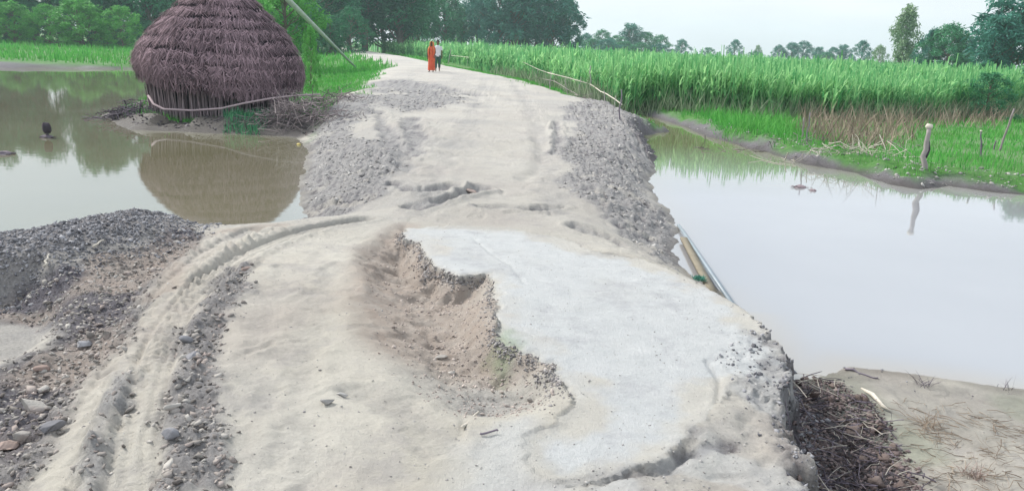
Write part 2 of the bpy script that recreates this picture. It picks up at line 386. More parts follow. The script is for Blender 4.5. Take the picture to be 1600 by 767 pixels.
# terrain beneath: zones
def zone(pix, z, soft, seed, namp=0.15, nsc=2.0):
    d = sdf(X, Y, W(pix, z))+fbm(X*nsc, Y*nsc, 4, seed, 0.6)*namp
    return sstep(soft, -soft, d)
clod_l = zone([(470, 255), (485, 215), (530, 160), (590, 170), (570, 200), (540, 225), (600, 240), (622, 275), (600, 310), (540, 330), (480, 345)], .18, .2, 41, .5, 1.0)
clod_r = zone([(880, 190), (930, 160), (985, 190), (1026, 240), (1015, 290), (1065, 350), (1058, 420), (1000, 390), (950, 350), (885, 310), (880, 250), (900, 215)], .2, .25, 42, .5, 1.0)
clod_f = zone([(570, 135), (640, 130), (720, 150), (760, 165), (640, 172), (580, 160)], .5, .5, 43, 1.2, .6)
clod = np.clip(clod_l+clod_r+clod_f*.8, 0, 1)
rub_l = zone([(-300, 640), (0, 590), (60, 545), (90, 500), (40, 465), (-100, 455), (60, 440), (180, 415), (290, 375), (330, 385), (255, 440), (215, 510), (150, 600), (60, 720), (30, 800), (-300, 1000)], .28, .1, 44, .2, 2)
rub_m = zone([(365, 410), (395, 430), (360, 500), (345, 600), (350, 700), (340, 800), (250, 800), (255, 640), (290, 520)], .42, .08, 45, .15, 3)
rub_n = zone([(205, 600), (180, 680), (165, 800), (110, 820), (140, 690), (190, 570)], .42, .08, 46, .12, 3)
tex_l = zone([(330, 375), (440, 355), (480, 350), (440, 380), (350, 420), (280, 480), (230, 560), (190, 640), (180, 560), (240, 450)], .3, .1, 47, .2, 2)
gravelly = np.clip(rub_l+rub_m+rub_n*.8+mound, 0, 1)
worn = zone([(1150, 600), (1108, 650), (1080, 700), (1010, 740), (905, 770), (905, 900), (1400, 900), (1300, 767), (1250, 690), (1242, 590), (1200, 560)], .44, .05, 48, .1, 3)
# ruts
def rut(pix, z, wd, depth, seed, ridge=0.4):
    global h
    L = W(pix, z); d = seg_dist(X, Y, L)+fbm(X*3, Y*3, 2, seed)*0.015
    prof = -depth*sstep(wd, wd*0.6, d)+depth*ridge*np.exp(-((d-wd*1.25)/(wd*0.35))**2)
    h += prof; return sstep(wd*1.15, wd*0.85, d), d
r1, d1 = rut([(570, 338), (500, 352), (440, 372), (380, 400), (322, 445), (280, 500), (250, 560), (232, 630), (215, 700), (205, 790)], .4, .15, .045, 51)
lug = lambda d_, L0: 1
r2, d2 = rut([(400, 365), (330, 400), (270, 450), (220, 530), (185, 590), (140, 650), (95, 720), (50, 800)], .35, .13, .03, 52)
side = np.exp(-((d1-.24)/.07)**2)+np.exp(-((d2-.20)/.06)**2)
h += side*(.018*np.sin((X*.55+Y)*2*math.pi/.16+fbm(X*3, Y*3, 2, 54)*3)+fbm(X*9, Y*9, 4, 55, .7)*.03)*sstep(8.5, 7, Y)
# treads pressed along the ruts
h += r1*0.009*np.sign(np.sin(d1*2*math.pi/0.055))*(0.4+0.6*vn(X*2, Y*2, 53))
h += r2*0.004*np.sin(Y*2*math.pi/0.10+d2*20)
arc = W([(838, 215), (848, 240), (836, 268), (818, 280)], .36); da = seg_dist(X, Y, arc); h -= 0.05*np.exp(-(da/0.14)**2)
strokes = [([(640, 190), (655, 215), (640, 245)], .20, .05), ([(612, 285), (650, 297), (700, 290)], .12, .05), ([(690, 312), (735, 300), (752, 292)], .10, .06), ([(640, 322), (700, 312), (735, 302)], .10, .04),
    ([(868, 195), (873, 225), (866, 240)], .10, .05), ([(760, 322), (830, 327), (865, 322)], .12, .05), ([(600, 140), (650, 146), (700, 150), (745, 158)], .35, .07), ([(925, 410), (960, 406), (995, 411)], .07, .03),
    ([(660, 330), (690, 260), (735, 190), (760, 135)], .18, .012), ([(872, 330), (856, 255), (832, 185), (800, 140)], .18, .013), ([(700, 335), (720, 260), (752, 200), (775, 140)], .12, .006),
    ([(590, 180), (620, 235), (640, 270)], .15, .04), ([(900, 350), (960, 362), (1000, 380)], .10, .035), ([(520, 430), (490, 500), (470, 600), (470, 800)], .10, .012), ([(440, 430), (410, 520), (390, 640), (385, 800)], .10, .012),
    ([(395, 575), (420, 566)], .03, .012), ([(430, 428), (455, 425)], .03, .012), ([(560, 650), (620, 665), (700, 720)], .10, .015)]
strk = np.zeros(X.shape); swn = fbm(X*2.2, Y*2.2, 4, 160, .65)
for pix, wd_, dp_ in strokes:
    dd_ = seg_dist(X, Y, W(pix, .38))+swn*wd_*1.6
    h -= dp_*np.exp(-(dd_/wd_)**2); h += dp_*.7*np.exp(-((dd_-wd_*1.7)/(wd_*.6))**2); strk = np.maximum(strk, min(1, dp_/.05)*np.exp(-(dd_/(wd_*1.1))**2))
h += strk*fbm(X*7, Y*7, 4, 161, .7)*.05
# washboard and swirls on the far flat
h += 0.03*fbm(X*0.9+fbm(X*.5, Y*.5, 2, 61)*2, Y*0.55, 4, 60)*rm*np.clip((Y-6)/4, 0, 1)
h += 0.018*fbm(X*1.1, Y*1.1, 3, 62)*rm+0.012*fbm(X*5, Y*5, 4, 63, .6)*np.clip(.4+fbm(X*.8, Y*.8, 2, 64)*2, 0.15, 1.3)-0.012*sstep(.55, .8, vn(X*2.3, Y*3.1, 65))*sstep(.2, .1, np.abs(fbm(X*3, Y*3, 2, 66)))
w1, id1 = worley(X*7.5, Y*7.5, 70); w2, id2 = worley(X*17, Y*17, 71); w3, _ = worley(X*2.9, Y*2.9, 72)
landm = sstep(0.0, 0.25, shore)
h += clod*landm*((0.5-w1)*0.085*(0.2+id1)+fbm(X*2.9, Y*2.9, 3, 76)*0.05+(0.5-w2)*0.03*(.3+id2))
h += gravelly*landm*((0.5-w1)*0.045*(0.2+id1)+(0.5-w2)*0.03*(0.2+id2)+fbm(X*2.2, Y*2.2, 3, 73)*0.05)
h += pit*np.where(dslab_n > 0, 1, 0)*((0.5-w2)*0.02*(0.3+id2)+(0.5-w1)*.018+fbm(X*5, Y*5, 3, 74)*0.03+fbm(X*1.8+fbm(X*3, Y*3, 2, 78), Y*2.4, 4, 77, .6)*.045)
h += np.clip(tex_l-r1, 0, 1)*(fbm(X*9, Y*9, 3, 75)*0.02+(0.5-w2)*0.014)
# slab surface replaces the ground inside its outline
slab = np.where(dslab_n < 0, 1.0, 0.0)
slab = slab*np.where(Y > P(900, 352, .45)[1], sstep(0, 1, 1), 1)
crack1 = seg_dist(X, Y, W([(740, 362), (772, 392), (800, 410), (820, 440)], SL))
crack2 = seg_dist(X, Y, W([(1105, 560), (1125, 590), (1120, 630), (1130, 660)], SL))
crn = fbm(X*9, Y*9, 4, 130, .65)
crack3 = crn*.05+seg_dist(X, Y, W([(1060, 722), (1090, 716), (1110, 708), (1146, 704)], SL-.05))
crack4 = crn*.05+seg_dist(X, Y, W([(870, 765), (960, 757), (1040, 745), (1075, 715), (1085, 680)], SL-.05))
farblend = sstep(7.6, 9.0, Y+fbm(X*1.5, Y*1.5, 3, 81)*.5)          # dust drifts over its far end
slab_h = SL-0.015+0.008*fbm(X*1.5, Y*1.5, 3, 82)+0.0035*fbm(X*11, Y*11, 4, 83, .65)-0.012*np.exp(-(crack1/0.02)**2)-0.025*np.exp(-(crack2/0.015)**2)
slab_h = np.where(Y > 6.0, slab_h+(np.interp(Y, [6, 9], [0, -0.10])), slab_h)
slab_h = slab_h-0.035*sstep(-0.08, 0.0, dslab_n)*vn(X*9, Y*9, 84)*sstep(.2, .05, dp)*lipf+.012*sstep(.05, .2, dp+.3*(1-lipf))*sstep(-.1, 0, dslab_n)
lip_left = slab*(1-farblend)
h = h*(1-slab)+slab*np.where(farblend < 1, slab_h*(1-farblend)+np.maximum(h, slab_h)*farblend, h)
# only keep the slab where the road bank below is above it
bankcut = pr(dr, wr); h = np.where((slab > 0) & (bankcut < 1), np.minimum(h, h*np.clip(bankcut, -1, 1)), h)
h -= worn*(1-slab)*0.03*(0.6+fbm(X*5, Y*5, 3, 85))
h -= (0.022*np.exp(-(crack3/0.03)**2)+0.03*np.exp(-(crack4/0.03)**2))*(0.5+vn(X*8, Y*8, 86))*(1-slab*.6)
# the hollow under the right edge
EDGE = W([(1150, 520), (1200, 520), (1245, 560), (1262, 640), (1262, 720), (1300, 800), (1230, 800), (1215, 700), (1190, 640), (1140, 600), (1120, 560)], .45)
dee = sdf(X, Y, EDGE)+fbm(X*5, Y*5, 4, 171, .7)*.16; edger = sstep(.06, -.08, dee)
h += edger*(fbm(X*9, Y*9, 4, 172, .7)*.028+(.5-w2)*.016)
cliff = sstep(.3, .06, droad)*sstep(-.14, -.02, droad+fbm(X*10, Y*10, 3, 173)*.05)*(X > .8)*(Y < 5.2)
h += cliff*fbm(X*13, Y*13, 4, 174, .7)*.05
HOL = W([(1255, 575), (1310, 580), (1370, 620), (1400, 680), (1450, 767), (1480, 850), (1200, 900), (1200, 767), (1190, 700), (1200, 640)], .12)
dh = sdf(X, Y, HOL)+fbm(X*6, Y*6, 3, 87)*0.03; hol = sstep(0.08, -0.18, dh)*sstep(-.02, .12, droad)
h -= hol*0.10*np.clip((h+0.05)/.2, 0, 1); h = np.where((hol > 0.05) & (h < 0.02), np.maximum(h, 0.02), h)
# mud bank carrying the hut
HB = W([(160, 181), (230, 160), (330, 140), (470, 150), (520, 175), (480, 213), (400, 209), (300, 206), (200, 203)], .05)
hx0, hy0 = D(345, 178, 22.6)[:2]; dhb = sdf(X, Y, HB); hb = sstep(0.3, -0.15, dhb); h = h*(1-hb)+hb*np.minimum(h, .05)+hb*(.01+np.maximum(0, fbm(X*2.2, Y*2.2, 3, 88))*0.08)+hb*.22*sstep(2.0, 2.8, np.hypot(X-hx0, Y-hy0))*(np.abs(X-hx0) > .5)*sstep(0.1, .8, dl)
# small lumps on the right bank
bank = sstep(.8, 0.2, np.abs(dr-.25)*(1-.45*sstep(.45,.65,vn(X*.5,Y*.5,123))))*sstep(7, 10, Y)*(X > 3)
h += bank*sstep(0, .3, dr)*(fbm(X*2.5, Y*2.5, 3, 89)*0.12+0.05)
fbank = sstep(34, 38, Y)*sstep(60, 50, Y)*(X < -12)
h += fbank*landm*fbm(X*.8, Y*1.6, 3, 90)*0.08
h += (0.0045*fbm(X*28, Y*28, 3, 190, .7)+.004*fbm(X*13, Y*13, 3, 191, .7))*sstep(12, 7, Y)*(1-.6*slab)
Z = h
# zone colours
grassz = (1-sstep(0.3, -0.2, droad+fbm(X*.7, Y*.5, 4, 140, .6)*np.clip((Y-10)/14, 0, 1)*1.6))*sstep(0.12, 0.5, shore+fbm(X*1.2, Y*1.2, 3, 91)*0.45)*sstep(9.5, 11.5, Y)*(1-clod)
grassz = np.where((X < -12) & (Y > 34), grassz*sstep(44, 48, Y+fbm(X*.2, Y*.2, 2, 92)*4), grassz)
patch = vn(X*0.8, Y*0.8, 93); grassz *= 0.85+0.15*sstep(.3, .6, patch)
redz = .9*sstep(0.25, -.10, dp)*np.where(dslab_n > 0, 1, 0)*sstep(0.25, 0.6, vn(X*1.7, Y*1.7, 94)+0.25)*sstep(4.0, 4.7, Y)
redz = np.maximum(redz, .75*rub_l*sstep(.4, .65, vn(X*1.8, Y*1.8, 192)))
redz = np.maximum(redz, 0.6*tex_l*sstep(.45, .7, vn(X*3, Y*3, 95)))
redz = np.maximum(redz, 0.35*zone([(1180, 660), (1240, 640), (1260, 740), (1200, 790), (1130, 790)], .44, .15, 49))
darkz = np.clip(mound*.62+clod*.12+rub_l*sstep(.25, .6, vn(X*2.5, Y*2.5, 96)+.2)*.9+hol*1.2+rub_m*.45+hb*.9+0.8*bank*sstep(.9, .2, dr), 0, 1)
darkz = np.maximum(darkz, 0.85*np.exp(-(crack3/0.05)**2)); darkz = np.maximum(darkz, 0.6*np.exp(-(crack4/0.05)**2)*(vn(X*5, Y*5, 97)))
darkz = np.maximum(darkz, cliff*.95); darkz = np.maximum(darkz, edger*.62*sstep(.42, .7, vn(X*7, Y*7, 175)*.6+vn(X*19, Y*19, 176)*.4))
darkz = np.maximum(darkz, strk*.45*sstep(.4, .7, vn(X*6, Y*6, 162)))
darkz = np.maximum(darkz, clod*.75*np.maximum(sstep(.5, .75, w1)*(id1 > .2), sstep(.5, .7, w2)*(id2 > .3)*sstep(.4, .6, vn(X*2, Y*2, 170))))
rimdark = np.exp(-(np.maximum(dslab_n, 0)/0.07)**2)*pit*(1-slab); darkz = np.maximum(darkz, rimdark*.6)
rimedge = slab*np.exp(-(dslab_n/0.035)**2)*sstep(0.3, 0, dp)
fbz = fbank*sstep(.35, .6, vn(X*.25, Y*.9, 124))
darkz = np.maximum(darkz, np.clip(.35*fbank+.6*fbz, 0, .9))
lowg = low*.7
greyz = np.clip(lowg+.38*rm*sstep(6.5, 9, Y)+edger*.6+strk*.8+clod*sstep(.2, .5, vn(X*4, Y*4, 125)+.1)+gravelly*.8+pit*sstep(4.7, 4.0, Y)*.7+fbank+worn*.35+bank+rub_n*.6+.15*flm+.25*sstep(.45, .7, vn(X*.7, Y*.7, 98))*rm*sstep(7, 10, Y), 0, 1)
green_spot = zone([(775, 540), (800, 555), (810, 590), (785, 620), (765, 590)], .3, .06, 180, .1, 6)
grassz = np.maximum(grassz, green_spot*.35)
grassz = np.maximum(grassz, flm*.22*sstep(.4, .65, vn(X*1.6, Y*1.6, 133)))
slabz = slab*(1-.75*sstep(-.28, -.02, dslab+fbm(X*2.5, Y*2.5, 4, 151, .65)*.35)*(1-.8*sstep(.2, -.1, dp)))*(1-farblend*.6)*(1-rimedge*.8); slabz = np.maximum(slabz, worn*(1-slab)*.45*sstep(.35, .6, vn(X*4, Y*4, 99)))
spill = zone([(740, 690), (830, 660), (850, 757), (905, 765), (880, 860), (650, 860)], .45, .12, 50); slabz = np.maximum(slabz, spill*.65)
wetz = sstep(0.22, 0.0, shore+fbm(X*3, Y*3, 2, 100)*.1)*np.where(Y < 7.5, .5, .85)
wetz = np.maximum(wetz, hol*.45); wetz = np.maximum(wetz, flm*.5*sstep(.45, .05, dr+fbm(X*4, Y*4, 3, 195)*.15))
wetz = np.maximum(wetz, flm*.28*sstep(.35, .7, vn(X*2.2, Y*2.2, 131)+.35*vn(X*8, Y*8, 132))); wetz = np.maximum(wetz, hb*1.0)
wetz = wetz*(1-np.exp(-((X-0)/6)**2)*(Y > 7.5)*.6)
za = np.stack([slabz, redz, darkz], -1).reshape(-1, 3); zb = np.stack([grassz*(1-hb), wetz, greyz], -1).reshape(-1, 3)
ny, nx = X.shape
idx = np.arange(ny*nx).reshape(ny, nx)
quads = np.stack([idx[:-1, :-1], idx[:-1, 1:], idx[1:, 1:], idx[1:, :-1]], -1).reshape(-1, 4)
V = np.stack([X, Y, Z], -1).reshape(-1, 3)
fslab = (slab.ravel()[quads].mean(1) > .5) & (Y.ravel()[quads[:, 0]] < 9.3)
froad = (droad.ravel()[quads].mean(1) < 0) & ~fslab
fgrd = ~fslab & ~froad
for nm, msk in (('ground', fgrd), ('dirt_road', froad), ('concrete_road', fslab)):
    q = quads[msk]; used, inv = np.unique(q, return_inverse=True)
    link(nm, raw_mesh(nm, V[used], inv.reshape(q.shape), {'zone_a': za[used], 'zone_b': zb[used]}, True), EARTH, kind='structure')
def height(x, y):
    x = np.atleast_1d(np.asarray(x, float)); y = np.atleast_1d(np.asarray(y, float))
    i = np.clip(np.searchsorted(XS, x)-1, 0, nx-2); j = np.clip(np.searchsorted(YS, y)-1, 0, ny-2)
    fx = np.clip((x-XS[i])/(XS[i+1]-XS[i]), 0, 1); fy = np.clip((y-YS[j])/(YS[j+1]-YS[j]), 0, 1)
    return (Z[j, i]*(1-fx)+Z[j, i+1]*fx)*(1-fy)+(Z[j+1, i]*(1-fx)+Z[j+1, i+1]*fx)*fy
def field(A_, x, y):
    i = np.clip(np.searchsorted(XS, x)-1, 0, nx-2); j = np.clip(np.searchsorted(YS, y)-1, 0, ny-2); return A_[j, i]
def G(px, py):
    """the ground point the photograph shows at (px, py)"""
    z = 0.3
    for _ in range(12):
        p = P(px, py, z); z = 0.5*z+0.5*max(0.0, float(height(p[0], p[1])[0]))
    return np.array([p[0], p[1], z])
# water sheets from coarser cells that dip below the waterline
def water(name, dist, mat):
    st = 5; xi = np.unique(np.append(np.arange(0, nx, st), nx-1)); yi = np.unique(np.append(np.arange(0, ny, st), ny-1))
    dd = dist[np.ix_(yi, xi)]; ids = np.arange(len(yi)*len(xi)).reshape(len(yi), len(xi))
    hh = Z[np.ix_(yi, xi)]
    q = np.stack([ids[:-1, :-1], ids[:-1, 1:], ids[1:, 1:], ids[1:, :-1]], -1).reshape(-1, 4)
    k_ = (dd.ravel()[q].min(1) < 0.15)
    q = q[k_]; vv = np.stack([X[np.ix_(yi, xi)], Y[np.ix_(yi, xi)], np.zeros_like(dd)], -1).reshape(-1, 3)
    used, inv = np.unique(q, return_inverse=True)
    sh = np.clip(sstep(-.55, .02, dd.ravel()[used])*np.where(vv[used][:, 1] < 7, 1, .35), 0, 1)
    link(name, raw_mesh(name, vv[used], inv.reshape(q.shape), {'shallow': sh}), mat, kind='structure')
water('pond_water', dl, WATER_L)
water('ditch_water', dr, WATER_R)

# ------------------------------------------------------------------ stones and clods
ICO = {}
def ico(sub):
    if sub not in ICO:
        b = bmesh.new(); bmesh.ops.create_icosphere(b, subdivisions=sub, radius=1)
        ICO[sub] = (np.array([v.co[:] for v in b.verts]), np.array([[v.index for v in f.verts] for f in b.faces])); b.free()
    return ICO[sub]
def scatter_stones(name, pts, size, mat, sub=1, flat=0.6, rng=RNG, sink=0.25, **tags):
    size = np.minimum(size, np.exp(np.mean(np.log(size)))*2.6)
    bv, bf = ico(sub); n = len(pts)
    jit = 1+rng.normal(0, 0.3, (n, len(bv), 1)); v = bv[None]*jit
    sc = size[:, None]*rng.uniform(0.65, 1.35, (n, 3)); sc[:, 2] *= flat
    v = v*sc[:, None, :]
    tilt = rng.normal(0, .35, (n, 2)); a = rng.uniform(0, 6.283, n)
    v[:, :, 2] += v[:, :, 0]*tilt[:, 0:1]+v[:, :, 1]*tilt[:, 1:2]
    x = v[:, :, 0]*np.cos(a)[:, None]-v[:, :, 1]*np.sin(a)[:, None]; yv = v[:, :, 0]*np.sin(a)[:, None]+v[:, :, 1]*np.cos(a)[:, None]
    v = np.stack([x, yv, v[:, :, 2]], -1)+pts[:, None, :]; v[:, :, 2] += (size*flat*(0.5-sink))[:, None]
    f = (bf[None]+(np.arange(n)*len(bv))[:, None, None]).reshape(-1, 3)
    tint = np.repeat(rng.uniform(0, 1, n), len(bv))
    return link(name, raw_mesh(name, v.reshape(-1, 3), f, {'tint': tint}), mat, **tags)
def scatter_in(A_, n, box, power=1.0, rng=RNG, ymin=0):
    """random points weighted by mask A_ (and denser near the viewer, like the photo's detail)"""
    x0, x1, y0, y1 = box; out_ = []
    c = 0
    while c < n:
        x = rng.uniform(x0, x1, n*3); u = rng.uniform(0, 1, n*3); y = (y0**(1-power)+u*(y1**(1-power)-y0**(1-power)))**(1/(1-power)) if power != 1 else y0*(y1/y0)**u
        k_ = rng.uniform(0, 1, n*3) < field(A_, x, y); out_.append(np.stack([x[k_], y[k_]], 1)); c += k_.sum()
        if len(out_) > 60: break
    p = np.vstack(out_)[:n]; return np.column_stack([p, height(p[:, 0], p[:, 1])])
p = scatter_in(clod*landm*sstep(.3, .6, vn(X*1.5, Y*1.5, 150)+.15), 6500, (-7, 7, 7, 30), 1.3); s_ = np.exp(RNG.normal(-4.6, .55, len(p)))*np.clip(p[:, 1]/10, .8, 1.7)
scatter_stones('mud_clods', p, s_, CLOD, 1, .45, sink=.5, kind='stuff', label='dried grey mud clods churned up along both road edges')
p = scatter_in(mound*landm, 7000, (-8, -1.5, 5, 11), 1.0); s_ = np.exp(RNG.normal(-4.75, .45, len(p)))
scatter_stones('dark_gravel', p, s_, DARKROCK, 1, .6, kind='stuff', label='dark gravel heap at the edge of the left pond')
p = scatter_in(np.clip(rub_l+rub_m*.7+rub_n*.3, 0, 1)*landm, 7000, (-6, -.8, 2, 9), 1.2); s_ = np.exp(RNG.normal(-4.85, .6, len(p)))
scatter_stones('rubble', p, s_, ROCK, 1, .6, kind='stuff', label='loose stone rubble between and beside the wheel ruts')
pm = pit*np.where((dslab_n > 0.01), 1, 0)
p = scatter_in(pm*np.clip(.12+nearslab, 0, 1), 2200, (-1.5, .6, 2.5, 8), 1.2); s_ = np.exp(RNG.normal(-5.3, .5, len(p)))
scatter_stones('pit_gravel', p, s_, tint_mat("pit_pebble", (0.30, 0.26, 0.24), (0.52, 0.46, 0.42), .9, nscale=15, spec=.2), 1, .65, kind='stuff', label='small pebbles in the washed out pit')
p = scatter_in(np.clip(rimdark*1.3, 0, 1), 2000, (-1.5, .6, 2.5, 8), 1.2); s_ = np.exp(RNG.normal(-5.25, .5, len(p)))
scatter_stones('slab_aggregate', p, s_, tint_mat('aggregate', (.10, .095, .10), (.42, .40, .39), .9, nscale=14), 1, .8, kind='stuff', label='crumbled grey aggregate below the broken slab edge')
p = scatter_in(np.clip(.05+worn*.35+np.exp(-(crack3/.07)**2)+.8*np.exp(-(crack4/.06)**2)*(vn(X*5, Y*5, 97))+.12*rm, 0, 1)*landm, 5200, (-4, 4, 2, 12), 1.4); s_ = np.exp(RNG.normal(-5.9, .45, len(p)))
scatter_stones('grit', p, s_, CLOD, 1, .6, kind='stuff', label='grit and crumbs of concrete scattered over the road')
p = scatter_in(bank*sstep(0, .2, dr), 1100, (3, 16, 8, 26), 1.0); s_ = np.exp(RNG.normal(-3.9, .5, len(p)))
scatter_stones('bank_clods', p, s_, CLOD, 1, .5, kind='stuff', label='lumps of grey mud along the far bank of the right pond')

def stone(px, py, sx, sy, sz, mat, label, seed, name='stone', yaw=0.3):
    g = G(px, py); r = np.random.default_rng(seed); bv, bf = ico(3)
    q = bv.copy()
    for _ in range(9):                                    # planes chip the lump into facets
        n_ = unit(r.normal(0, 1, 3)); d_ = r.uniform(.35, .62); k_ = q@n_ - d_; q = q-np.clip(k_, 0, 9)[:, None]*n_
    q += r.normal(0, .015, q.shape); q *= np.array([sx, sy, sz])
    me = raw_mesh(name, q, bf, {'tint': np.full(len(q), r.uniform(.3, 1))})
    o = link(name, me, mat, label=label, category='stone'); o.location = (g[0], g[1], g[2]+sz*.45); o.rotation_euler = (r.normal(0, .15), r.normal(0, .15), yaw)
    return o
stone(52, 640, .10, .075, .055, ROCK, 'largest pale angular stone in the rubble at lower left', 1)
stone(70, 612, .055, .045, .035, ROCK, 'pale flat stone just behind the largest angular stone', 2)
stone(68, 578, .06, .045, .035, REDROCK, 'reddish stone in the rubble above the pale angular stones', 3)
stone(75, 672, .085, .04, .035, DARKROCK, 'long dark grey stone in front of the largest pale stone', 4, yaw=.6)
stone(35, 690, .06, .05, .04, ROCK, 'greyish stone at the left edge below the largest pale stone', 5)
stone(10, 700, .06, .06, .04, REDROCK, 'reddish stone cut by the lower left edge of the photo', 6)
stone(265, 687, .045, .045, .04, DARKROCK, 'dark rounded stone beside the wheel rut, nearest to the viewer', 7)
stone(290, 535, .05, .035, .035, DARKROCK, 'dark wedge of stone between rut and smooth road', 8)
stone(300, 562, .055, .05, .035, DARKROCK, 'dark grey-green stone just below the dark wedge of stone', 9)
stone(690, 560, .05, .03, .016, ROCK, 'pale flat stone lying on the reddish floor of the pit', 10)
stone(706, 584, .035, .03, .022, ROCK, 'pale small stone in the pit, just below the flat one', 11)
stone(512, 630, .05, .035, .022, CLOD, 'left lump of the two crumbling clods on the smooth road', 12)
stone(533, 618, .04, .03, .02, CLOD, 'right lump of the two crumbling clods on the smooth road', 13)
stone(738, 302, .11, .07, .05, REDROCK, 'brown broken brick lying on the dirt road', 14, 'brick_piece')
stone(168, 525, .05, .045, .035, ROCK, 'whitish stone in dark rubble above the left rut', 15)
stone(130, 541, .07, .05, .04, DARKROCK, 'broad blue-grey stone left of the whitish stone', 16)
stone(828, 628, .028, .02, .022, ROCK, 'small pale stone in the gravelly corner of the pit', 17)
stone(1127, 556, .022, .014, .01, DARKROCK, 'dark chip lying on the bright concrete', 18)
stone(382, 423, .06, .035, .03, REDROCK, 'reddish clod beside the far bend of the rut', 19)
stone(270, 640, .05, .04, .03, ROCK, 'pale grey stone above the dark rounded stone by the rut', 20)

def stick(pa, pb, r0, r1, mat, label, name='stick', lift=0.01, cat='stick', amp=.006):
    a = G(*pa); b = G(*pb); a[2] += lift; b[2] += lift; o = a.copy()
    v, q = tube(crooked(a-o, b-o, 6, amp), np.linspace(r0, r1, 6), 6); m = MB(); m.add(v, q, .8)
    ob = link(name, m.mesh(name, True), mat, label=label, category=cat); ob.location = o; return ob
stick((722, 672), (748, 648), .008, .005, PALE, 'pale split stick in the gravel of the pit', lift=.02)
stick((750, 681), (778, 677), .006, .004, DARKTWIG, 'short dark stick lying in the pit below the pale one', lift=.015)
stick((70, 424), (78, 405), .012, .006, PALE, 'whitish stick poking from the near side of the dark gravel mound', lift=.05)
stick((146, 392), (162, 382), .010, .006, PALE, 'whitish stick on top of the dark gravel mound', lift=.04)
stick((1320, 578), (1372, 592), .010, .005, DARKTWIG, 'thin dark stick at the waterline beyond the hollow', lift=.01)

# ------------------------------------------------------------------ thatched hut
hut_c = D(345, 178, 22.6); hut_z = 0.02
hut = empty('thatched_hut', (hut_c[0], hut_c[1], hut_z), label='round thatched hut with domed purple-brown roof on a mud bank', category='hut')
PROF = [(0.95, 2.28), (1.10, 2.38), (1.35, 2.43), (1.66, 2.40), (1.95, 2.29), (2.29, 2.04), (2.58, 1.76), (2.86, 1.47), (3.20, 1.10), (3.5, 0.74), (3.8, 0.42), (3.95, 0.2), (4.02, 0.04)]
pz = np.array([a+.17*(a < 1.5) for a, b in PROF])-hut_z; pr_ = np.array([b for a, b in PROF])*.925
def roof_pt(th, t):
    """t 0 at the eave, 1 at the apex; the eave hangs lower on the right side"""
    k_ = t*(len(PROF)-1); i = np.clip(k_.astype(int), 0, len(PROF)-2); f = k_-i
    z = pz[i]*(1-f)+pz[i+1]*f; r = pr_[i]*(1-f)+pr_[i+1]*f
    sagz = -0.42*np.clip(np.cos(th+.5), -0.25, 1)*np.clip(1-t*2.2, 0, 1)
    r = r*(1+.015*np.sin(3*th+t*5)+.012*np.sin(7*th+2))
    return np.stack([r*np.cos(th)+.05*z, r*np.sin(th), z+sagz], -1)
nth, ntt = 72, 30
TH, TT = np.meshgrid(np.arange(nth)/nth*2*math.pi, np.linspace(0, 1, ntt))
core = roof_pt(TH.ravel(), TT.ravel()); core[:, :2] *= 0.965
ii = np.arange(nth*ntt).reshape(ntt, nth); jj = np.roll(ii, -1, 1)
cq = np.stack([ii[:-1], jj[:-1], jj[1:], ii[1:]], -1).reshape(-1, 4)
roof = link('roof', raw_mesh('roof_core', core, cq, {'tint': np.full(len(core), .3)}, True), THATCH_IN, hut)
r_ = np.random.default_rng(11)
Vs, Qs, As = [], [], []; off = 0
tiers = 13
for k_ in range(tiers):
    t_top = 0.03+(k_+1)/tiers*0.97; n_ = int(2100*max(.12, np.interp(t_top, np.linspace(0, 1, len(pr_)), pr_)/2.4))
    th = r_.uniform(0, 2*math.pi, n_); ln = r_.uniform(.33, .42, n_)
    tt0 = np.clip(t_top+r_.normal(0, .006, n_)+.010*np.sin(th*3+k_*1.7)+.008*np.sin(th*8+k_), 0, 1)
    a = roof_pt(th, tt0); b = roof_pt(th+r_.normal(0, .065, n_), np.clip(tt0-.10, 0, 1)); d_ = unit(b-a)
    lowm = tt0 < .12; d_[lowm] = unit(d_[lowm]+np.array([0, 0, -.7]))
    nrm = unit(np.stack([np.cos(th), np.sin(th), np.full(n_, .35)], -1))
    lift = r_.uniform(.0, .035, n_)[:, None]; a = a+nrm*(.012+lift*.6)
    d_ = unit(d_+nrm*r_.uniform(.12, .25, n_)[:, None]+r_.normal(0, .09, (n_, 3)))
    sd_ = unit(np.cross(d_, nrm)); v, q = strips(a, d_, sd_, ln, r_.uniform(.010, .032, n_), r_.uniform(0, .12, n_), 2, .6)
    Vs.append(v); Qs.append(q+off); off += len(v); As.append(np.repeat(np.clip(r_.beta(1.5, 2.2, n_)+.10*np.sin(th*5), 0, 1), 6))
    # short criss-cross ends lying over the tier line
    n2_ = int(n_*.3); th = r_.uniform(0, 2*math.pi, n2_); a = roof_pt(th, np.clip(tt0[:n2_]-.02, 0, 1)); nrm = unit(np.stack([np.cos(th), np.sin(th), np.full(n2_, .35)], -1))
    tang = np.stack([-np.sin(th), np.cos(th), np.zeros(n2_)], -1); sgn = r_.choice([-1, 1], n2_)[:, None]
    d_ = unit(tang*sgn*r_.uniform(.3, 1, (n2_, 1))+np.array([0, 0, -1.0])*r_.uniform(.2, 1, (n2_, 1))+nrm*.05)
    v, q = strips(a+nrm*.07, d_, unit(np.cross(d_, nrm)), r_.uniform(.10, .24, n2_), r_.uniform(.016, .030, n2_), r_.uniform(0, .1, n2_), 2, .5)
    Vs.append(v); Qs.append(q+off); off += len(v); As.append(np.repeat(r_.uniform(.45, 1, n2_), 6))
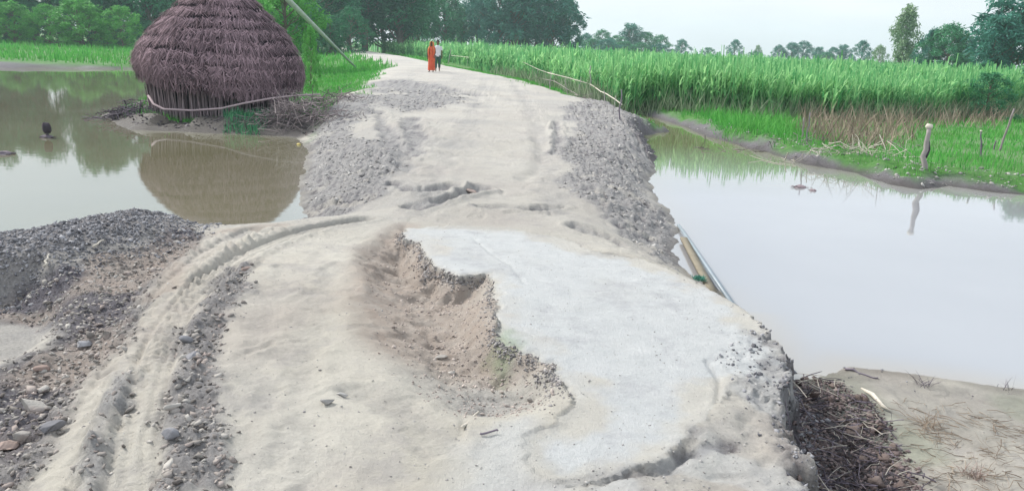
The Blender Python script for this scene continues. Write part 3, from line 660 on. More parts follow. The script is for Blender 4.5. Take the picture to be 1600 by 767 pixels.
link('thatch_layer', raw_mesh('thatch_layer', np.vstack(Vs), np.vstack(Qs), {'tint': np.concatenate(As)}), THATCH, roof)
for zt in (.80, .90):                                         # twisted tie ropes near the crown
    th = np.linspace(0, 2*math.pi, 61); pth = roof_pt(th, np.full(61, zt-.03)+.006*np.sin(th*3)); pth[:, :2] *= 1.06
    v, q = tube(pth, .018, 6, False); m = MB(); m.add(v, q, .9); link('tie_rope', m.mesh('tie_rope', True), STALK, roof)
# wall of upright stalks
m = MB(); n_ = 700; th = np.sort(r_.uniform(0, 2*math.pi, n_)); base = np.stack([1.82*np.cos(th), 1.82*np.sin(th), np.full(n_, -.18)], -1)
base[:, :2] *= r_.uniform(.955, 1.02, n_)[:, None]
for i in range(n_):
    top = base[i]*np.array([1.02, 1.02, 0])+np.array([r_.normal(0, .05), r_.normal(0, .05), r_.uniform(.85, 1.3)])
    v, q = tube(crooked(base[i], top, 3, .012, r_), [.020, .017, .012], 4, False); m.add(v, q, r_.beta(1.3, 1.3))
wall = link('wall', m.mesh('wall'), STALK, hut)
th = np.arange(48)/48*2*math.pi; ring = np.stack([1.70*np.cos(th), 1.70*np.sin(th)], -1)
v = np.vstack([np.column_stack([ring, np.full(48, -.2)]), np.column_stack([ring, np.full(48, 1.25)])]); i0 = np.arange(48); i1 = (i0+1) % 48
link('gap_shade', raw_mesh('gap_shade', v, np.stack([i0, i1, i1+48, i0+48], 1), {'tint': np.zeros(96)}), THATCH_IN, wall)  # near-black cylinder behind the stalks, painted shade for the gaps
# long bent pole tied round the front
inv = lambda p: p-np.array([hut_c[0], hut_c[1], hut_z])
pp = [inv(D(232, 150, 21.0)), inv(D(240, 163, 20.6)), inv(D(256, 171, 20.3)), inv(D(300, 173, 20.1)), inv(D(345, 170, 20.0)), inv(D(385, 161, 20.05)), inv(D(425, 154, 20.2)), inv(D(465, 149, 20.5)), inv(D(500, 148, 20.9))]
v, q = tube(pp, np.linspace(.032, .024, len(pp)), 7); m = MB(); m.add(v, q, .85); link('binding_pole', m.mesh('binding_pole', True), STALK, hut)

# ------------------------------------------------------------------ brush pile and litter beside the hut
def twig_heap(name, center, spread, n, length, rad, mat, seed, hgt=.35, **tags):
    r = np.random.default_rng(seed); m = MB(); c = np.array(center, float)
    for i in range(n):
        a = r.normal(0, 1, 3)*np.array(spread)*.5; a[2] = abs(r.normal(0, hgt*.5))
        gz = float(height(c[0]+a[0], c[1]+a[1])[0])-c[2]; a[2] = a[2]*max(0, 1-(a[0]/spread[0])**2*.7)+max(gz, -c[2]+.01)
        d_ = unit(r.normal(0, 1, 3)*np.array([1, 1, .45])); L = r.uniform(.4, 1)*length
        p3 = crooked(a-d_*L/2, a+d_*L/2, 5, L*.05, r); p3[:, 2] = np.maximum(p3[:, 2], -c[2]+.01)
        v, q = tube(p3, np.linspace(rad, rad*.4, 5)*r.uniform(.5, 1.4), 4, False); m.add(v, q, r.uniform(0, 1))
    o = link(name, m.mesh(name), mat, **tags); o.location = c; return o
g = G(462, 190); twig_heap('brush_pile', (g[0], g[1], g[2]), (1.1, .8, .5), 330, 1.0, .011, TWIG, 21, .55, label='heap of dry grey-pink brushwood against the right side of the hut', category='brush pile')
g = G(505, 165); twig_heap('brush_pile', (g[0], g[1], g[2]), (1.1, .8, .4), 230, .8, .009, TWIG, 22, .35, label='lower tangle of pale green-grey twigs at the road edge beside the hut', category='brush pile')
g = P(205, 183, .08); twig_heap('root_tangle', (g[0], g[1], .08), (.85, .5, .3), 300, .45, .013, DARKTWIG, 23, .3, label='dark tangle of roots and mud sticking into the left pond', category='roots')
sp = scatter_in(hb*(dl > .1), 2600, (-12, -4, 16, 26), 1.0); s_ = np.exp(RNG.normal(-3.7, .5, len(sp)))
scatter_stones('mud_lumps', sp, s_, tint_mat('wet_mud', (.03, .027, .03), (.15, .13, .14), .7, nscale=8), 1, .5, sink=.5, kind='stuff', label='dark mud lumps on the bank under the thatched hut')

# ------------------------------------------------------------------ grass, cane
def blades(name, pts, hgt, wd, mat, seed, lean=.35, droop=.25, nseg=2, tint=None, **tags):
    r = np.random.default_rng(seed); n = len(pts); a = r.uniform(0, 2*math.pi, n)
    d_ = unit(np.stack([np.cos(a)*lean*r.uniform(0, 1, n), np.sin(a)*lean*r.uniform(0, 1, n), np.ones(n)], -1))
    b = r.uniform(0, 2*math.pi, n); sd_ = np.stack([np.cos(b), np.sin(b), np.zeros(n)], -1)
    v, q = strips(pts, d_, sd_, hgt, wd, droop*r.uniform(.2, 1, n), nseg)
    tt = np.repeat(r.uniform(0, 1, n) if tint is None else tint, (nseg+1)*2)
    return link(name, raw_mesh(name, v, q, {'tint': tt}), mat, **tags)
gm = grassz*landm
gm = gm*1.0
rightm = gm*(X > 2.5); p = scatter_in(rightm*sstep(0.1, .5, shore), 42000, (2.5, 30, 10, 34), 1.2)
blades('grass', p, RNG.uniform(.04, .15, len(p))*(1+vn(p[:, 0]*.7, p[:, 1]*.7, 5)), RNG.uniform(.008, .02, len(p))*np.clip(p[:, 1]/14, 1, 2), GRASS, 31, kind='stuff', label='short bright green grass on the bank by the cane')
leftm = gm*(X < 2)*(Y > 20)*(X > -14); p = scatter_in(leftm, 22000, (-14, 2, 20, 70), 1.3)
blades('grass', p, RNG.uniform(.06, .22, len(p)), RNG.uniform(.012, .03, len(p))*np.clip(p[:, 1]/25, 1, 3), GRASS, 32, kind='stuff', label='green grass on the left verge of the road behind the hut')
p = scatter_in(gm*(Y > 48), 30000, (-120, -8, 48, 120), 1.3)
blades('grass', p, RNG.uniform(.2, .6, len(p)), RNG.uniform(.05, .12, len(p))*np.clip(p[:, 1]/60, 1, 2), GRASS, 33, kind='stuff', label='bright green grass strip beyond the left pond')
gp = zone([(345, 165), (430, 155), (440, 175), (400, 203), (350, 200)], .15, .1, 101)
p = scatter_in(gp, 2500, (-9, -5, 17, 25), 1.0)
blades('weeds', p, RNG.uniform(.1, .35, len(p)), RNG.uniform(.01, .025, len(p)), LEAF['mid'], 34, .6, kind='stuff', label='dark green weeds under the front of the hut')

# cane field outline (front edge along the road fence and the right bank)
CANEP = W([(500, 72, .4), (560, 81, .4), (620, 88, .4), (700, 98, .35), (800, 123, .3), (900, 150, .3), (965, 170, .25), (1010, 172, .2), (1085, 178, .2), (1180, 187, .2), (1260, 186, .2), (1330, 192, .2), (1420, 190, .2), (1500, 186, .2), (1590, 178, .2)])
far_r = np.array([[75, 45, 0], [120, 160, 0], [110, 230, 0], [-38, 230, 0]])
CANEF = np.vstack([CANEP, far_r])
d_f = sdf(X, Y, CANEF)+fbm(X*.8, Y*.8, 3, 110)*.35; canem = sstep(0.1, -0.3, d_f)
edged = -d_f
def cane(name, mask, n_st, leaves, box, power, hscale, wscale, seed, mat, lo=0.15, **tags):
    r = np.random.default_rng(seed); p = scatter_in(mask, n_st, box, power, r); n = len(p)
    hg = (1.78+r.exponential(.12, n)+.5*(vn(p[:, 0]*.25, p[:, 1]*.25, 7)-.5)*2+r.normal(0, .2, n))*hscale
    hg += np.interp(p[:, 0]*0+p[:, 1], [15, 60, 120], [0, .25, .5])
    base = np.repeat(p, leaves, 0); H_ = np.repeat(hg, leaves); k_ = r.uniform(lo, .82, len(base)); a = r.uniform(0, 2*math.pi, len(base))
    lean = np.repeat(r.normal(0, .06, (n, 2)), leaves, 0)
    b = base.copy(); b[:, 0] += lean[:, 0]*H_*k_; b[:, 1] += lean[:, 1]*H_*k_; b[:, 2] += H_*k_*.8
    el = r.uniform(.25, .75, len(base)); d_ = unit(np.stack([np.cos(a)*el, np.sin(a)*el, np.ones(len(base))], -1))
    sd_ = np.stack([-np.sin(a), np.cos(a), np.zeros(len(base))], -1)
    L = r.uniform(.5, .95, len(base))*np.where(k_ > .6, .85, 1)*hscale
    w_ = r.uniform(.028, .058, len(base))*wscale*np.clip(base[:, 1]/22, 1, 4)
    v, q = strips(b, d_, sd_, L, w_, r.uniform(.15, .95, len(base)), 4, .85)
    tt = np.clip(.08+.62*k_+r.normal(0, .27, len(base))+.25*(vn(base[:, 0]*.35, base[:, 1]*.35, 9)-.5), 0, 1)  # tint rises with leaf height: light on the cane tops painted in
    MBv = [v]; MBq = [q]; tint = [np.repeat(tt, 10)]
    # stalks
    d2_ = unit(np.column_stack([r.normal(0, .06, (n, 2)), np.ones(n)])); a = r.uniform(0, 6.28, n)
    v2, q2 = strips(p, d2_, np.stack([np.cos(a), np.sin(a), np.zeros(n)], -1), hg*.85, np.full(n, .035)*wscale*np.clip(p[:, 1]/22, 1, 3), np.zeros(n), 1, .3)
    MBv.append(v2); MBq.append(q2+len(v)); tint.append(np.repeat(r.uniform(0, .6, n), 4))
    return link(name, raw_mesh(name, np.vstack(MBv), np.vstack(MBq), {'tint': np.concatenate(tint)}), mat, **tags)
front = canem*sstep(3.5, 2.0, edged); deep = canem*sstep(2.0, 3.5, edged)
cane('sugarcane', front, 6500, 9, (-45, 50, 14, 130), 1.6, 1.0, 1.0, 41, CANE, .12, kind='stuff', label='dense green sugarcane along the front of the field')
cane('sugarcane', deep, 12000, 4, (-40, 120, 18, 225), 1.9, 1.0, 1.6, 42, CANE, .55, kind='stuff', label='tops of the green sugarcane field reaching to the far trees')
dryz = zone([(1235, 182), (1300, 178), (1400, 180), (1500, 178), (1590, 180), (1560, 200), (1420, 205), (1400, 232), (1330, 240), (1290, 232), (1255, 215)], .2, .35, 120, .6, .8)
dryz2 = sstep(1.2, .2, np.abs(d_f+.2))*(X > -6)*(Y < 60)
p = scatter_in(dryz2, 6000, (-6, 30, 14, 60), 1.5)
blades('dry_cane', p, RNG.uniform(.3, 1.25, len(p)), RNG.uniform(.015, .03, len(p))*np.clip(p[:, 1]/22, 1, 2.5), tint_mat('pale_cane_stalk', (.12, .19, .10), (.42, .50, .34), .8, .2, nscale=2, spec=.15), 48, .7, .35, 3, kind='stuff', label='pale grey-green stalks along the foot of the cane')
p = scatter_in(dryz, 3300, (3, 30, 14, 40), 1.2); hd = RNG.uniform(.2, 1.25, len(p))*np.where(RNG.uniform(0, 1, len(p)) < .5, .6, 1)
blades('dry_cane', p, hd, RNG.uniform(.015, .035, len(p)), DRYCANE, 43, .75, .45, 3, kind='stuff', label='dry tan cane stalks and leaves in front of the green cane')
p = scatter_in(zone([(1085, 178), (1240, 195), (1230, 225), (1130, 210)], .2, .3, 121), 1500, (3, 20, 14, 34), 1.2)
blades('tall_weeds', p, RNG.uniform(.25, .8, len(p)), RNG.uniform(.015, .03, len(p)), GRASS, 44, .8, .5, 3, kind='stuff', label='tall green weeds at the foot of the cane')

# ------------------------------------------------------------------ straw and twigs in the right hollow
def litter(name, mask, n, box, L, rad, mat, seed, up=.02, tilt=.25, **tags):
    r = np.random.default_rng(seed); p = scatter_in(mask, n, box, 1.2, r); n = len(p); a = r.uniform(0, 6.28, n)
    d_ = unit(np.stack([np.cos(a), np.sin(a), r.normal(0, tilt, n)], -1)); LL = r.uniform(.25, 1, n)**1.5*L; m = MB()
    for i in range(n):
        c = p[i]+np.array([0, 0, r.uniform(.005, up)]); z0 = height(*(c-d_[i]*LL[i]/2)[:2])[0]; z1 = height(*(c+d_[i]*LL[i]/2)[:2])[0]
        A_ = c-d_[i]*LL[i]/2; B_ = c+d_[i]*LL[i]/2; A_[2] = max(A_[2], z0+.004); B_[2] = max(B_[2], z1+.004)
        v, q = tube(crooked(A_, B_, 4, LL[i]*.035, r), np.array([1, .9, .8, .5])*rad*r.uniform(.5, 1.5), 4, False); m.add(v, q, r.beta(.9, 1.4))
    return link(name, m.mesh(name), mat, **tags)
holm = sstep(0.1, -.05, dh)*sstep(-.08, .05, droad)
litter('twig_litter', holm, 420, (1, 4, 2, 5.5), .22, .0035, DARKTWIG, 51, .06, kind='stuff', label='dark twigs and cane trash filling the hollow at the slab edge')
litter('straw', holm*.8, 150, (1, 4, 2, 5.5), .22, .0022, PALE, 52, .08, kind='stuff', label='pale straw lying over the dark twigs in the hollow')
p = scatter_in(holm, 6500, (1, 4, 2, 5.5), 1.0); s_ = np.exp(RNG.normal(-4.9, .5, len(p)))
pb_ = scatter_in(holm+cliff*.5, 90, (1, 4, 2, 5.5), 1.0); scatter_stones('earth_clods', pb_, np.exp(RNG.normal(-3.75, .35, 90)), tint_mat('earth_clod', (.09, .065, .06), (.26, .21, .19), .95, nscale=20, bumpiness=.6), 2, .7, kind='stuff', label='brown earth clods fallen from the broken road edge')
scatter_stones('hollow_rubble', p, s_, tint_mat('hollow_crumb', (.025, .018, .018), (.27, .215, .21), .9, nscale=14), 1, .6, kind='stuff', label='dark crumbs of earth and stone in the hollow')
eb = (np.exp(-((dr-.18)/.15)**2)*(Y < 6.4)*(X > .8))*(1-.93*(fl < .1)); p = scatter_in(np.clip(eb*.6+cliff+edger*.12, 0, 1), 3600, (.8, 3.5, 2.2, 6.4), 1.0); s_ = np.exp(RNG.normal(-5.0, .6, len(p)))
scatter_stones('edge_rubble', p, s_, DARKROCK, 1, .7, kind='stuff', label='purple-grey crumbled stone along the steep right edge of the road')
flm2 = zone([(1400, 640), (1500, 630), (1640, 660), (1640, 800), (1450, 800), (1420, 720)], .05, .15, 122)
litter('straw', flm2, 380, (1.5, 5, 2, 5.5), .22, .002, DRYCANE, 53, .02, .1, kind='stuff', label='bleached straw matted on the silty flat at lower right')
for i, (px, py, n, lab) in enumerate([(1450, 668, 60, 'bleached dry grass tuft on the silty flat beyond the hollow'), (1522, 745, 70, 'reddish dry tuft near the lower right corner'), (1440, 600, 36, 'dark dead tuft at the waterline beyond the silty flat'), (1570, 610, 16, 'small dark twigs at the water edge by the right photo edge')]):
    g = G(px, py); r = np.random.default_rng(60+i); pts = np.zeros((n, 3)); pts[:, :2] = r.normal(0, .035, (n, 2))
    blades('dry_tuft', pts, r.uniform(.06, .2, n), r.uniform(.003, .006, n), [DRYCANE, REDROCK, DARKTWIG, DARKTWIG][i], 70+i, 2.2, .6, 3, label=lab, category='tuft').location = g
# split bamboo sheath at the rim of the hollow
pth = [G(1345, 612), G(1362, 625), G(1378, 640), G(1392, 645)]; o0 = pth[0].copy(); pth = np.array(pth)-o0; pth[:, 2] += np.array([.03, .045, .03, .012])
v, q = tube(pth, [.006, .017, .013, .004], 8); m = MB(); m.add(v, q, .9)
o = link('bamboo_sheath', m.mesh('bamboo_sheath', True), PALE, label='pale split bamboo sheath on the rim of the dark hollow', category='bamboo'); o.location = o0

# ------------------------------------------------------------------ pipe, board and weed at the right water's edge
def bar(name, pa, pb, rad, mat, label, cat, n=8, flat=None):
    o = pa.copy(); m = MB()
    if flat is None: v, q = tube([pa-o, (pa+pb)/2-o, pb-o], rad, n)
    else:
        d_ = unit(pb-pa); s = unit(np.cross(d_, [0, 0, 1])); u = np.cross(s, d_); v = []
        K = 9
        for t in np.linspace(0, 1, K):
            c = (pb-pa)*t; e_ = .0015*math.sin(t*21)
            for sx, sz in ((-1, -1), (1, -1), (1, 1), (-1, 1)): v.append(c+s*sx*(flat[0]/2+e_)+u*sz*flat[1]/2)
        q = [(i*4+j, i*4+(j+1) % 4, i*4+4+(j+1) % 4, i*4+4+j) for i in range(K-1) for j in range(4)]+[(3, 2, 1, 0), (4*K-4, 4*K-3, 4*K-2, 4*K-1)]
        v = np.array(v)
    m.add(v, q, .4); ob = link(name, m.mesh(name, flat is None), mat, label=label, category=cat); ob.location = o; return ob
PIPE = tint_mat("pipe_plastic", (0.22, 0.27, 0.31), (0.34, 0.40, 0.44), .4, nscale=5, spec=.4)
BOARD = tint_mat("wet_board", (0.20, 0.175, 0.13), (0.30, 0.27, 0.21), .75, nscale=8, spec=.2, bumpiness=.5)
bar('pipe', P(1060, 352, .04), P(1152, 486, .05), .022, PIPE, 'long thin blue-grey pipe lying along the right water edge', 'pipe')
bar('board', P(1068, 372, .05), P(1114, 458, .06), .03, BOARD, 'weathered brown board in the water between road and pipe', 'board', flat=(.085, .03))
g = P(1093, 438, .08); pts = np.clip(RNG.normal(0, .03, (260, 3)), -.06, .06); pts[:, 2] = abs(pts[:, 2])*.6
blades('water_weed', pts, RNG.uniform(.02, .06, 260), RNG.uniform(.006, .014, 260), LEAF['bluish'], 75, 2.0, .5, label='small dark green clump of weed across the board', category='weed').location = g

# ------------------------------------------------------------------ posts and fence
def post(pb, pt_py, pt_px, rad, mat, label, name='fence_post', knob=False, ylean=0, cat='post', seed=1):
    r = np.random.default_rng(seed); b = G(*pb); t_ = D(pt_px, pt_py, b[1]+ylean)-b; m = MB()
    pth = crooked(np.array([0, 0, -.1]), t_, 7, rad*.35, r); rr = np.linspace(rad*1.1, rad*.8, 7)
    v, q = tube(pth, rr, 8); m.add(v, q, r.uniform(.3, .9))
    o = empty(name, b, label=label, category=cat) if knob else None
    if knob:
        link('shaft', m.mesh('shaft', True), mat, o); m2 = MB(); bv, bf = ico(2); m2.add(bv*np.array([rad*1.35, rad*1.3, rad*1.1])*(1+r.normal(0, .08, (len(bv), 1)))+t_, bf, 1.0)
        link('rag_cap', m2.mesh('rag_cap', True), PALE, o)
        v, q = tube([t_*.75, t_*.45+np.array([rad, 0, 0]), t_*.25], rad*.4, 5); m3 = MB(); m3.add(v, q, .2); link('side_stick', m3.mesh('side_stick', True), DARKTWIG, o)
    else: o = link(name, m.mesh(name, True), mat, label=label, category=cat); o.location = b
    return o
post((1445, 263), 198, 1452, .055, POSTW, 'thick pale weathered post with a knobbly cap on the right bank', knob=True, seed=2)
post((1259, 226), 176, 1266, .018, DARKTWIG, 'thin dark post in the grass before the tan dry cane', seed=3)
post((1254, 216), 184, 1256, .022, POSTW, 'short pale post just behind the thin dark post', seed=4)
post((1534, 246), 205, 1533, .022, DARKTWIG, 'short dark post with a pale tip near the right edge', knob=True, seed=5)
post((1561, 236), 170, 1585, .028, POSTW, 'pale stick post leaning right near the right edge', seed=6)
post((1553, 234), 220, 1556, .02, DARKTWIG, 'stub of a dark post beside the leaning pale stick', seed=7)
fence = empty('wire_fence', G(923, 156), label='rickety fence of pale sticks and branches between road and cane', category='fence')
fo = np.array(fence.location)
def fpart(name, pts, rad, mat, seed=0, n=6):
    v, q = tube(np.array(pts)-fo, rad, n); m = MB(); m.add(v, q, .9); link(name, m.mesh(name, True), mat, fence)
tops = {}
for i, (px, py, tx, ty, rd) in enumerate([(700, 100, 705, 77, .05), (815, 122, 815, 96, .04), (858, 140, 861, 112, .03), (923, 157, 923, 103, .035), (969, 188, 971, 140, .025), (762, 112, 761, 90, .035), (730, 105, 731, 88, .022), (786, 117, 785, 99, .02), (838, 132, 840, 108, .022), (886, 148, 884, 122, .02), (905, 153, 908, 120, .018), (946, 168, 944, 142, .018), (957, 178, 962, 150, .016)]):
    b = G(px, py); t_ = D(tx, ty, b[1]); tops[i] = (b, t_)
    fpart('post', crooked(b-np.array([0, 0, .1]), t_, 6, .02), rd*np.linspace(1.1, .7, 6), POSTW if i != 4 else DARKTWIG)
dist = lambda i: tops[i][0][1]
fpart('rail', [D(705, 87, dist(0)), D(760, 93, dist(5)), D(813, 98, dist(1))], .026, PALE)
fpart('rail', crooked(D(808, 94, dist(1)), D(862, 116, dist(2)), 5, .03), .014, PALE)
fpart('rail', crooked(D(856, 114, dist(2)), D(926, 133, dist(3)), 5, .03), .022, PALE)
fpart('rail', crooked(D(922, 132, dist(3)), D(972, 164, dist(4)), 6, .03), .018, PALE)
fpart('rail', crooked(D(820, 120, dist(1)), D(866, 127, dist(2)), 5, .03), .016, TWIG)
fpart('rail', crooked(D(866, 127, dist(2)), D(910, 153, dist(3)), 5, .03), .016, TWIG)
g = G(948, 163); twig_heap('brush_pile', (g[0], g[1], g[2]), (1.35, .45, .3), 190, 1.0, .010, TWIG, 24, .3, label='low line of dead branches under the fence by the water', category='brush pile')
g = G(1330, 240); twig_heap('fallen_cane', (g[0], g[1], g[2]), (1.3, .5, .2), 70, 1.3, .010, PALE, 25, .12, label='fallen pale cane stalks lying on the right bank', category='cane stalks')
g = G(1225, 222); twig_heap('fallen_branches', (g[0], g[1], g[2]), (2.2, .4, .2), 60, .6, .008, TWIG, 26, .1, label='scattered thin branches on the grass above the right bank', kind='stuff')

# leaning pole beside the road, trailing wire on it
pb = G(558, 108); pt_ = D(436, -14, pb[1]-12.5); ax = pt_-pb
pole = empty('utility_pole', pb, label='pale green-grey utility pole leaning far over beside the hut', category='pole')
v, q = tube([ax*0-ax*.03, ax*.5, ax, ax*1.12], [.06, .12, .17, .175], 10); m = MB(); m.add(v, q, .6); link('shaft', m.mesh('shaft', True), POLE, pole)
m = MB(); c = ax*1.08; s_v = unit(np.cross(ax, [0, 0, 1.0])); v, q = tube([c-s_v*.7, c, c+s_v*.7], .04, 6); m.add(v, q, .4); link('crossarm', m.mesh('crossarm', True), POLE, pole)
for k_ in (-.6, 0, .6):
    m = MB(); cc = c+s_v*k_; v, q = tube([cc, cc+np.array([0, 0, .07]), cc+np.array([0, 0, .1]), cc+np.array([0, 0, .17])], [.02, .05, .03, .045], 8); m.add(v, q, .9); link('insulator', m.mesh('insulator', True), PALE, pole)
b = D(590, 60, 150); b[2] = .3
t_ = D(594, -30, 150); m = MB(); v, q = tube([b*0, (t_-b)*.5, t_-b], [.17, .15, .13], 8); m.add(v, q, .3)
o = link('utility_pole', m.mesh('utility_pole', True), POLE, label='slender upright pale pole among the dark trees beyond the road bend', category='pole'); o.location = b

# ------------------------------------------------------------------ trees
def tree_meshes(kind, seed):
    """unit-ish tree 10 m tall: trunk mesh, crown mesh"""
    r = np.random.default_rng(seed); T = MB(); cl = []
    if kind == 'tall':    hgt, cr0, spread, ncl, lo = 10, .30, 1.9, 46, .28
    elif kind == 'broad': hgt, cr0, spread, ncl, lo = 10, .16, 4.2, 64, .14
    elif kind == 'poplar': hgt, cr0, spread, ncl, lo = 10, .14, 1.9, 52, .12
    elif kind == 'bush':  hgt, cr0, spread, ncl, lo = 10, .05, 5.2, 60, .02
    else:                 hgt, cr0, spread, ncl, lo = 10, .2, 4.4, 56, .03
    top = np.array([r.normal(0, .3), r.normal(0, .3), hgt*.86]); tp = crooked([0, 0, -.4], top, 7, .12, r)
    v, q = tube(tp, np.linspace(.26, .05, 7) if kind != 'bush' else np.linspace(.2, .05, 7), 8); T.add(v, q, .5)
    for i in range(ncl):
        u = (i+.5)/ncl; z = lo+(1-lo)*u**.9; a = i*2.4+r.normal(0, .4)
        if kind == 'tall': rad = spread*(.45+.75*math.sin(min(1, (z-lo)/(1-lo)+.12)*math.pi*.95))*r.uniform(.25, 1.1)
        elif kind == 'poplar': rad = spread*(math.sin(((z-lo)/(1-lo)*.88+.08)*math.pi)**.7)*r.uniform(.2, 1.0)
        elif kind == 'bush': rad = spread*math.sqrt(max(0, 1-z*z))*r.uniform(.35, 1)
        else: rad = spread*math.sin(((z-lo)/(1-lo)*.82+.18)*math.pi)**.6*r.uniform(.35, 1.02)
        z = z*hgt*.95; c = np.array([math.cos(a)*rad, math.sin(a)*rad, z])
        cl.append((c, r.uniform(.55, 1.05)*(.9 if kind in ('tall', 'poplar') else 1.15)))
        if rad > .7 and i % 2 == 0:
            k_ = max(.12, min(.95, z/hgt-.13)); s0 = tp[0]+(tp[-1]-tp[0])*k_
            v, q = tube(crooked(s0, c, 5, .1, r), np.linspace(.075, .02, 5), 5, False); T.add(v, q, .6)
    n = {'broad': 150, 'bush': 120, 'far': 110}.get(kind, 95); C = np.repeat(np.array([c for c, s in cl]), n, 0); Sc = np.repeat(np.array([s for c, s in cl]), n)
    g_ = unit(r.normal(0, 1, (len(C), 3)))*(r.uniform(0, 1, (len(C), 1))**.45)*Sc[:, None]*np.array([1, 1, .75])
    if kind in ('tall', 'poplar'): g_[:, 2] *= 1.5
    pos = C+g_; L = r.uniform(.18, .46, len(C)); a = r.uniform(0, 6.28, len(C)); dn = -.5 if kind in ('tall', 'poplar') else 0.0
    d_ = unit(np.stack([np.cos(a), np.sin(a), r.normal(dn, .7, len(C))], -1)); sd_ = unit(np.cross(d_, r.normal(0, 1, (len(C), 3))))
    v, q = strips(pos, d_, sd_, L, L*r.uniform(.3, .55, len(C)), r.uniform(0, .5, len(C)), 2, .8)
    tt = np.repeat(np.clip(np.repeat(r.uniform(.1, .9, len(cl)), n)*.6+r.uniform(0, .4, len(C)), 0, 1), 6)
    return T.mesh('trunk', True), raw_mesh('crown', v, q, {'tint': tt})
LIB = {}
TREE_N = {}
def tree(px, dist_, top_py, kind, leaf, label, group=None, widen=1.0, bark=BARK, seed=0, name='tree', base=None, hgt=None, cat='tree'):
    key = (kind, leaf, seed)
    if key not in LIB:
        tm, cm = tree_meshes(kind, seed+hash_s(kind)); tm.materials.append(bark); cm.materials.append(LEAF[leaf]); LIB[key] = (tm, cm)
    tm, cm = LIB[key]; p = D(px, horizon(px), dist_); gz = max(.05, float(height(p[0], p[1])[0])); H_ = hgt if hgt else D(px, top_py, dist_)[2]-gz
    sc = H_/10.0; o = empty(name, (p[0], p[1], gz), (0, 0, random.uniform(0, 6.28)), label=label, category=cat)
    if group: o['group'] = group
    o.scale = (sc*widen, sc*widen, sc)
    a = bpy.data.objects.new('trunk', tm); COL.objects.link(a); a.parent = o
    b_ = bpy.data.objects.new('crown', cm); COL.objects.link(b_); b_.parent = o
    return o
def hash_s(s): return {'tall': 100, 'broad': 200, 'poplar': 300, 'bush': 400, 'far': 500}[s]
WOOD = 'trees of the wood behind the left pond'
for i, px in enumerate([-150, -105, -60, -25, 8, 30, 54, 124, 143, 160, 178, 236, 262, 300, 350, 400]):
    dd = 104+random.uniform(-5, 14)
    tree(px, dd, -125+random.uniform(-20, 20) if px < 190 else -70+random.uniform(-30, 20), 'tall', 'dark', 'tall dark green tree in the wood behind the left pond', WOOD, 1.1, seed=i % 3)
for i, px in enumerate([-130, -40, 15, 90, 175, 250, 330, 410, 470]):
    tree(px, 122+random.uniform(-4, 4), -6+random.uniform(-8, 6), 'broad', 'dark', 'dense dark tree filling the gaps deep in the wood', 'dense trees deep in the wood', 1.5, seed=i % 2)
for px, tp, wdn, lab in [(20, 8, 1.5, 'bright green bushy tree at the left edge beyond the pond'), (75, 12, 1.2, 'second bright green bush from the left beyond the pond'), (128, 2, 1.5, 'broad bright green tree before the wood, left of the hut'), (190, 14, 1.2, 'bright green bush just left of the hut roof'), (-60, 5, 1.5, 'bright green bush beyond the pond, cut by the left photo edge')]:
    tree(px, 90, tp-6, 'broad' if px in (20, 128) else 'bush', 'bright', lab, None, wdn*.95, seed=px % 3, name='bushy_tree')
for i, px in enumerate([-90, -45, -10, 30, 52, 100, 150, 172, 205, 232, 480, 515, 548]):
    tree(px, 99, (26 if i % 2 else 8)+random.uniform(-6, 6), 'bush', 'mid' if i % 2 else 'dark', 'low dark green bush along the foot of the wood', 'low bushes at the foot of the wood', 1.1, seed=1, name='bush', cat='bush')
# right of the hut, near the road bend
tree(440, 53, -60, 'broad', 'bright', 'leafy bright green tree close behind the right side of the hut', None, 1.0, seed=2)
tree(395, 58, -60, 'broad', 'mid', 'darker leafy tree hidden mostly behind the top of the hut roof', None, .8, seed=1)
tree(484, 33, 40, 'bush', 'bright', 'rounded bright green shrub between the hut and the leaning pole', None, .32, seed=2, name='shrub', cat='shrub')
tree(440, 36, 55, 'bush', 'mid', 'darker green shrub half hidden by the hut roof', None, .5, seed=1, name='shrub', cat='shrub')
for i, (px, tp, dd, kd, lf) in enumerate([(495, -70, 110, 'broad', 'dark'), (520, -50, 118, 'tall', 'dark'), (545, -60, 125, 'broad', 'dark'), (570, -80, 120, 'tall', 'dark'), (600, -60, 128, 'broad', 'dark'), (622, -70, 122, 'tall', 'dark'), (640, -50, 130, 'tall', 'mid')]):
    tree(px, dd, tp, kd, lf, 'tall dark tree behind the bend of the road', 'trees behind the road bend', 1.1 if kd == 'broad' else 1.5, seed=i % 3)
